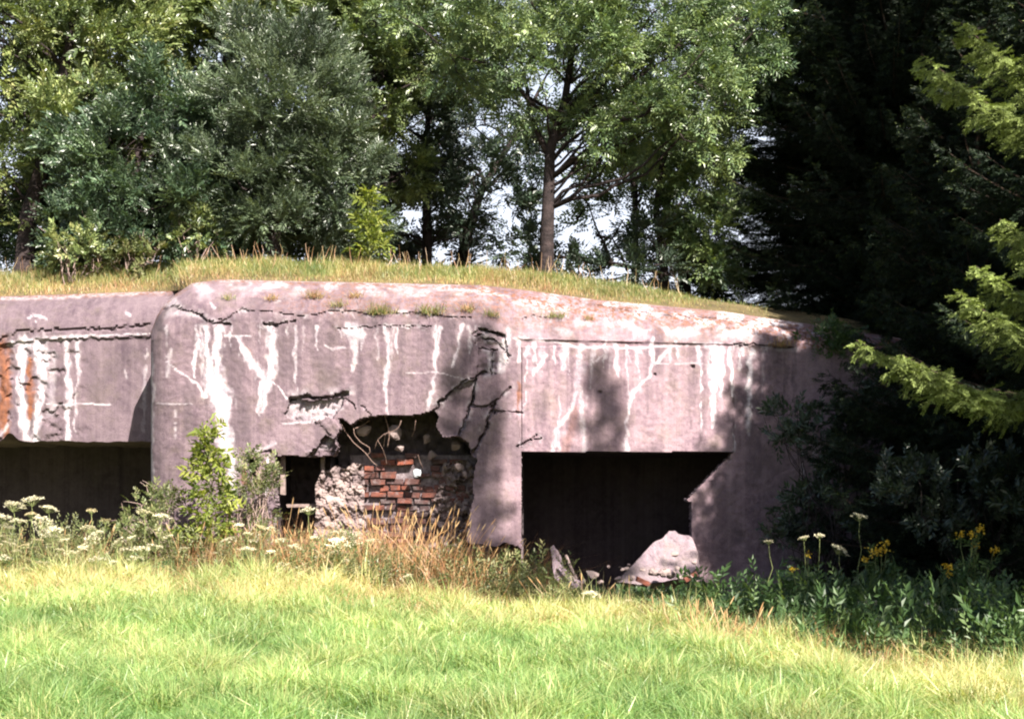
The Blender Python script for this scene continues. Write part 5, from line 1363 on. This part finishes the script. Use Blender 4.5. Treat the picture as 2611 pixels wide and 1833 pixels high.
STONES = [(1510, 1462, .09, 'rounded stone lying between the stake and the fallen slab'), (1434, 1500, .08, 'pale stone at the foot of the pointed concrete wedge'), (1578, 1476, .07, 'pale stone at the lower left corner of the fallen slab'), (1612, 1472, .06, 'small pale stone under the front edge of the fallen slab'),
          (1668, 1460, .08, 'pinkish chunk in the middle of the rubble before the fallen slab'), (1690, 1458, .10, 'largest pale chunk of the rubble before the fallen slab'), (1712, 1466, .08, 'yellowish chunk right of the largest pale chunk'), (1718, 1412, .06, 'small pale stone lying on the fallen slab'),
          (1735, 1474, .06, 'flat stone at the right end of the rubble heap'), (1770, 1434, .04, 'tiny stone at the right foot of the fallen slab'), (1486, 1484, .06, 'small stone at the foot of the leaning stake'), (1380, 1500, .12, 'shaded concrete block left of the pointed wedge'),
          (1270, 1480, .13, 'shaded rubble block beneath the split pillar'), (1215, 1500, .12, 'rubble block under the left side of the split pillar'), (1160, 1470, .10, 'shaded stone below the red bricks'), (70, 1470, .10, 'pale stone in the grass at the left edge'), (1530, 1484, .05, 'small dark stone right of the rounded stone')]
for k, (sx, sy, r, lab) in enumerate(STONES):
    Yd = 21.45 if sx > 1100 else 20.4
    o = lump_obj('rubble_stone', at(sx, sy, Yd), (r * 1.2, r, r * .9), 200 + k, M['stone'], None, RS.uniform(.6, 1.0)); tag(o, lab, 'stone', 'loose rubble stones')
for k in range(26):
    sx = RS.normal(1690, 50); sy = 1462 + RS.uniform(-14, 12) - .12 * abs(sx - 1690)
    o = lump_obj('rubble_crumb', at(sx, sy, 21.3 + RS.uniform(-.2, .2)), np.array([1.2, 1, .8]) * RS.uniform(.018, .045), 300 + k, M['stone'], None, RS.uniform(.2, .9))
    tag(o, 'small broken concrete crumb in the rubble before the fallen slab', 'stone', 'crumbs before the fallen slab')
for k, (sx, sy, ang_, lab) in enumerate([(245, 1468, .2, 'orange brick lying in the grass below the overhang, left piece'), (292, 1462, -.5, 'orange brick standing on edge in the grass beside another brick'), (1640, 1482, .4, 'reddish brick fragment under the fallen slab'), (1762, 1470, -.5, 'reddish brick shard at the right end of the rubble')]):
    mb = MB(); c, s = math.cos(ang_), math.sin(ang_)
    mb.box((0, 0, 0), (.22, .11, .075), rot=[[c, 0, s], [0, 1, 0], [-s, 0, c]], jit=.008, tint=0.0)
    o = mb.build('loose_brick', M['brick']); o.location = tuple(at(sx, sy, 20.3 if sx < 500 else 21.3)); tag(o, lab, 'brick', 'loose bricks')
mb = MB(); mb.tube(bent(at(1738, 1455, 21.3), at(1782, 1485, 21.2), 5, 0, .02), [.02, .02, .018, .016, .012], 6); o = mb.build('broken_branch', M['wood']); tag(o, 'short broken branch across the rubble right of the fallen slab', 'branch')
print('objects', len(bpy.data.objects))
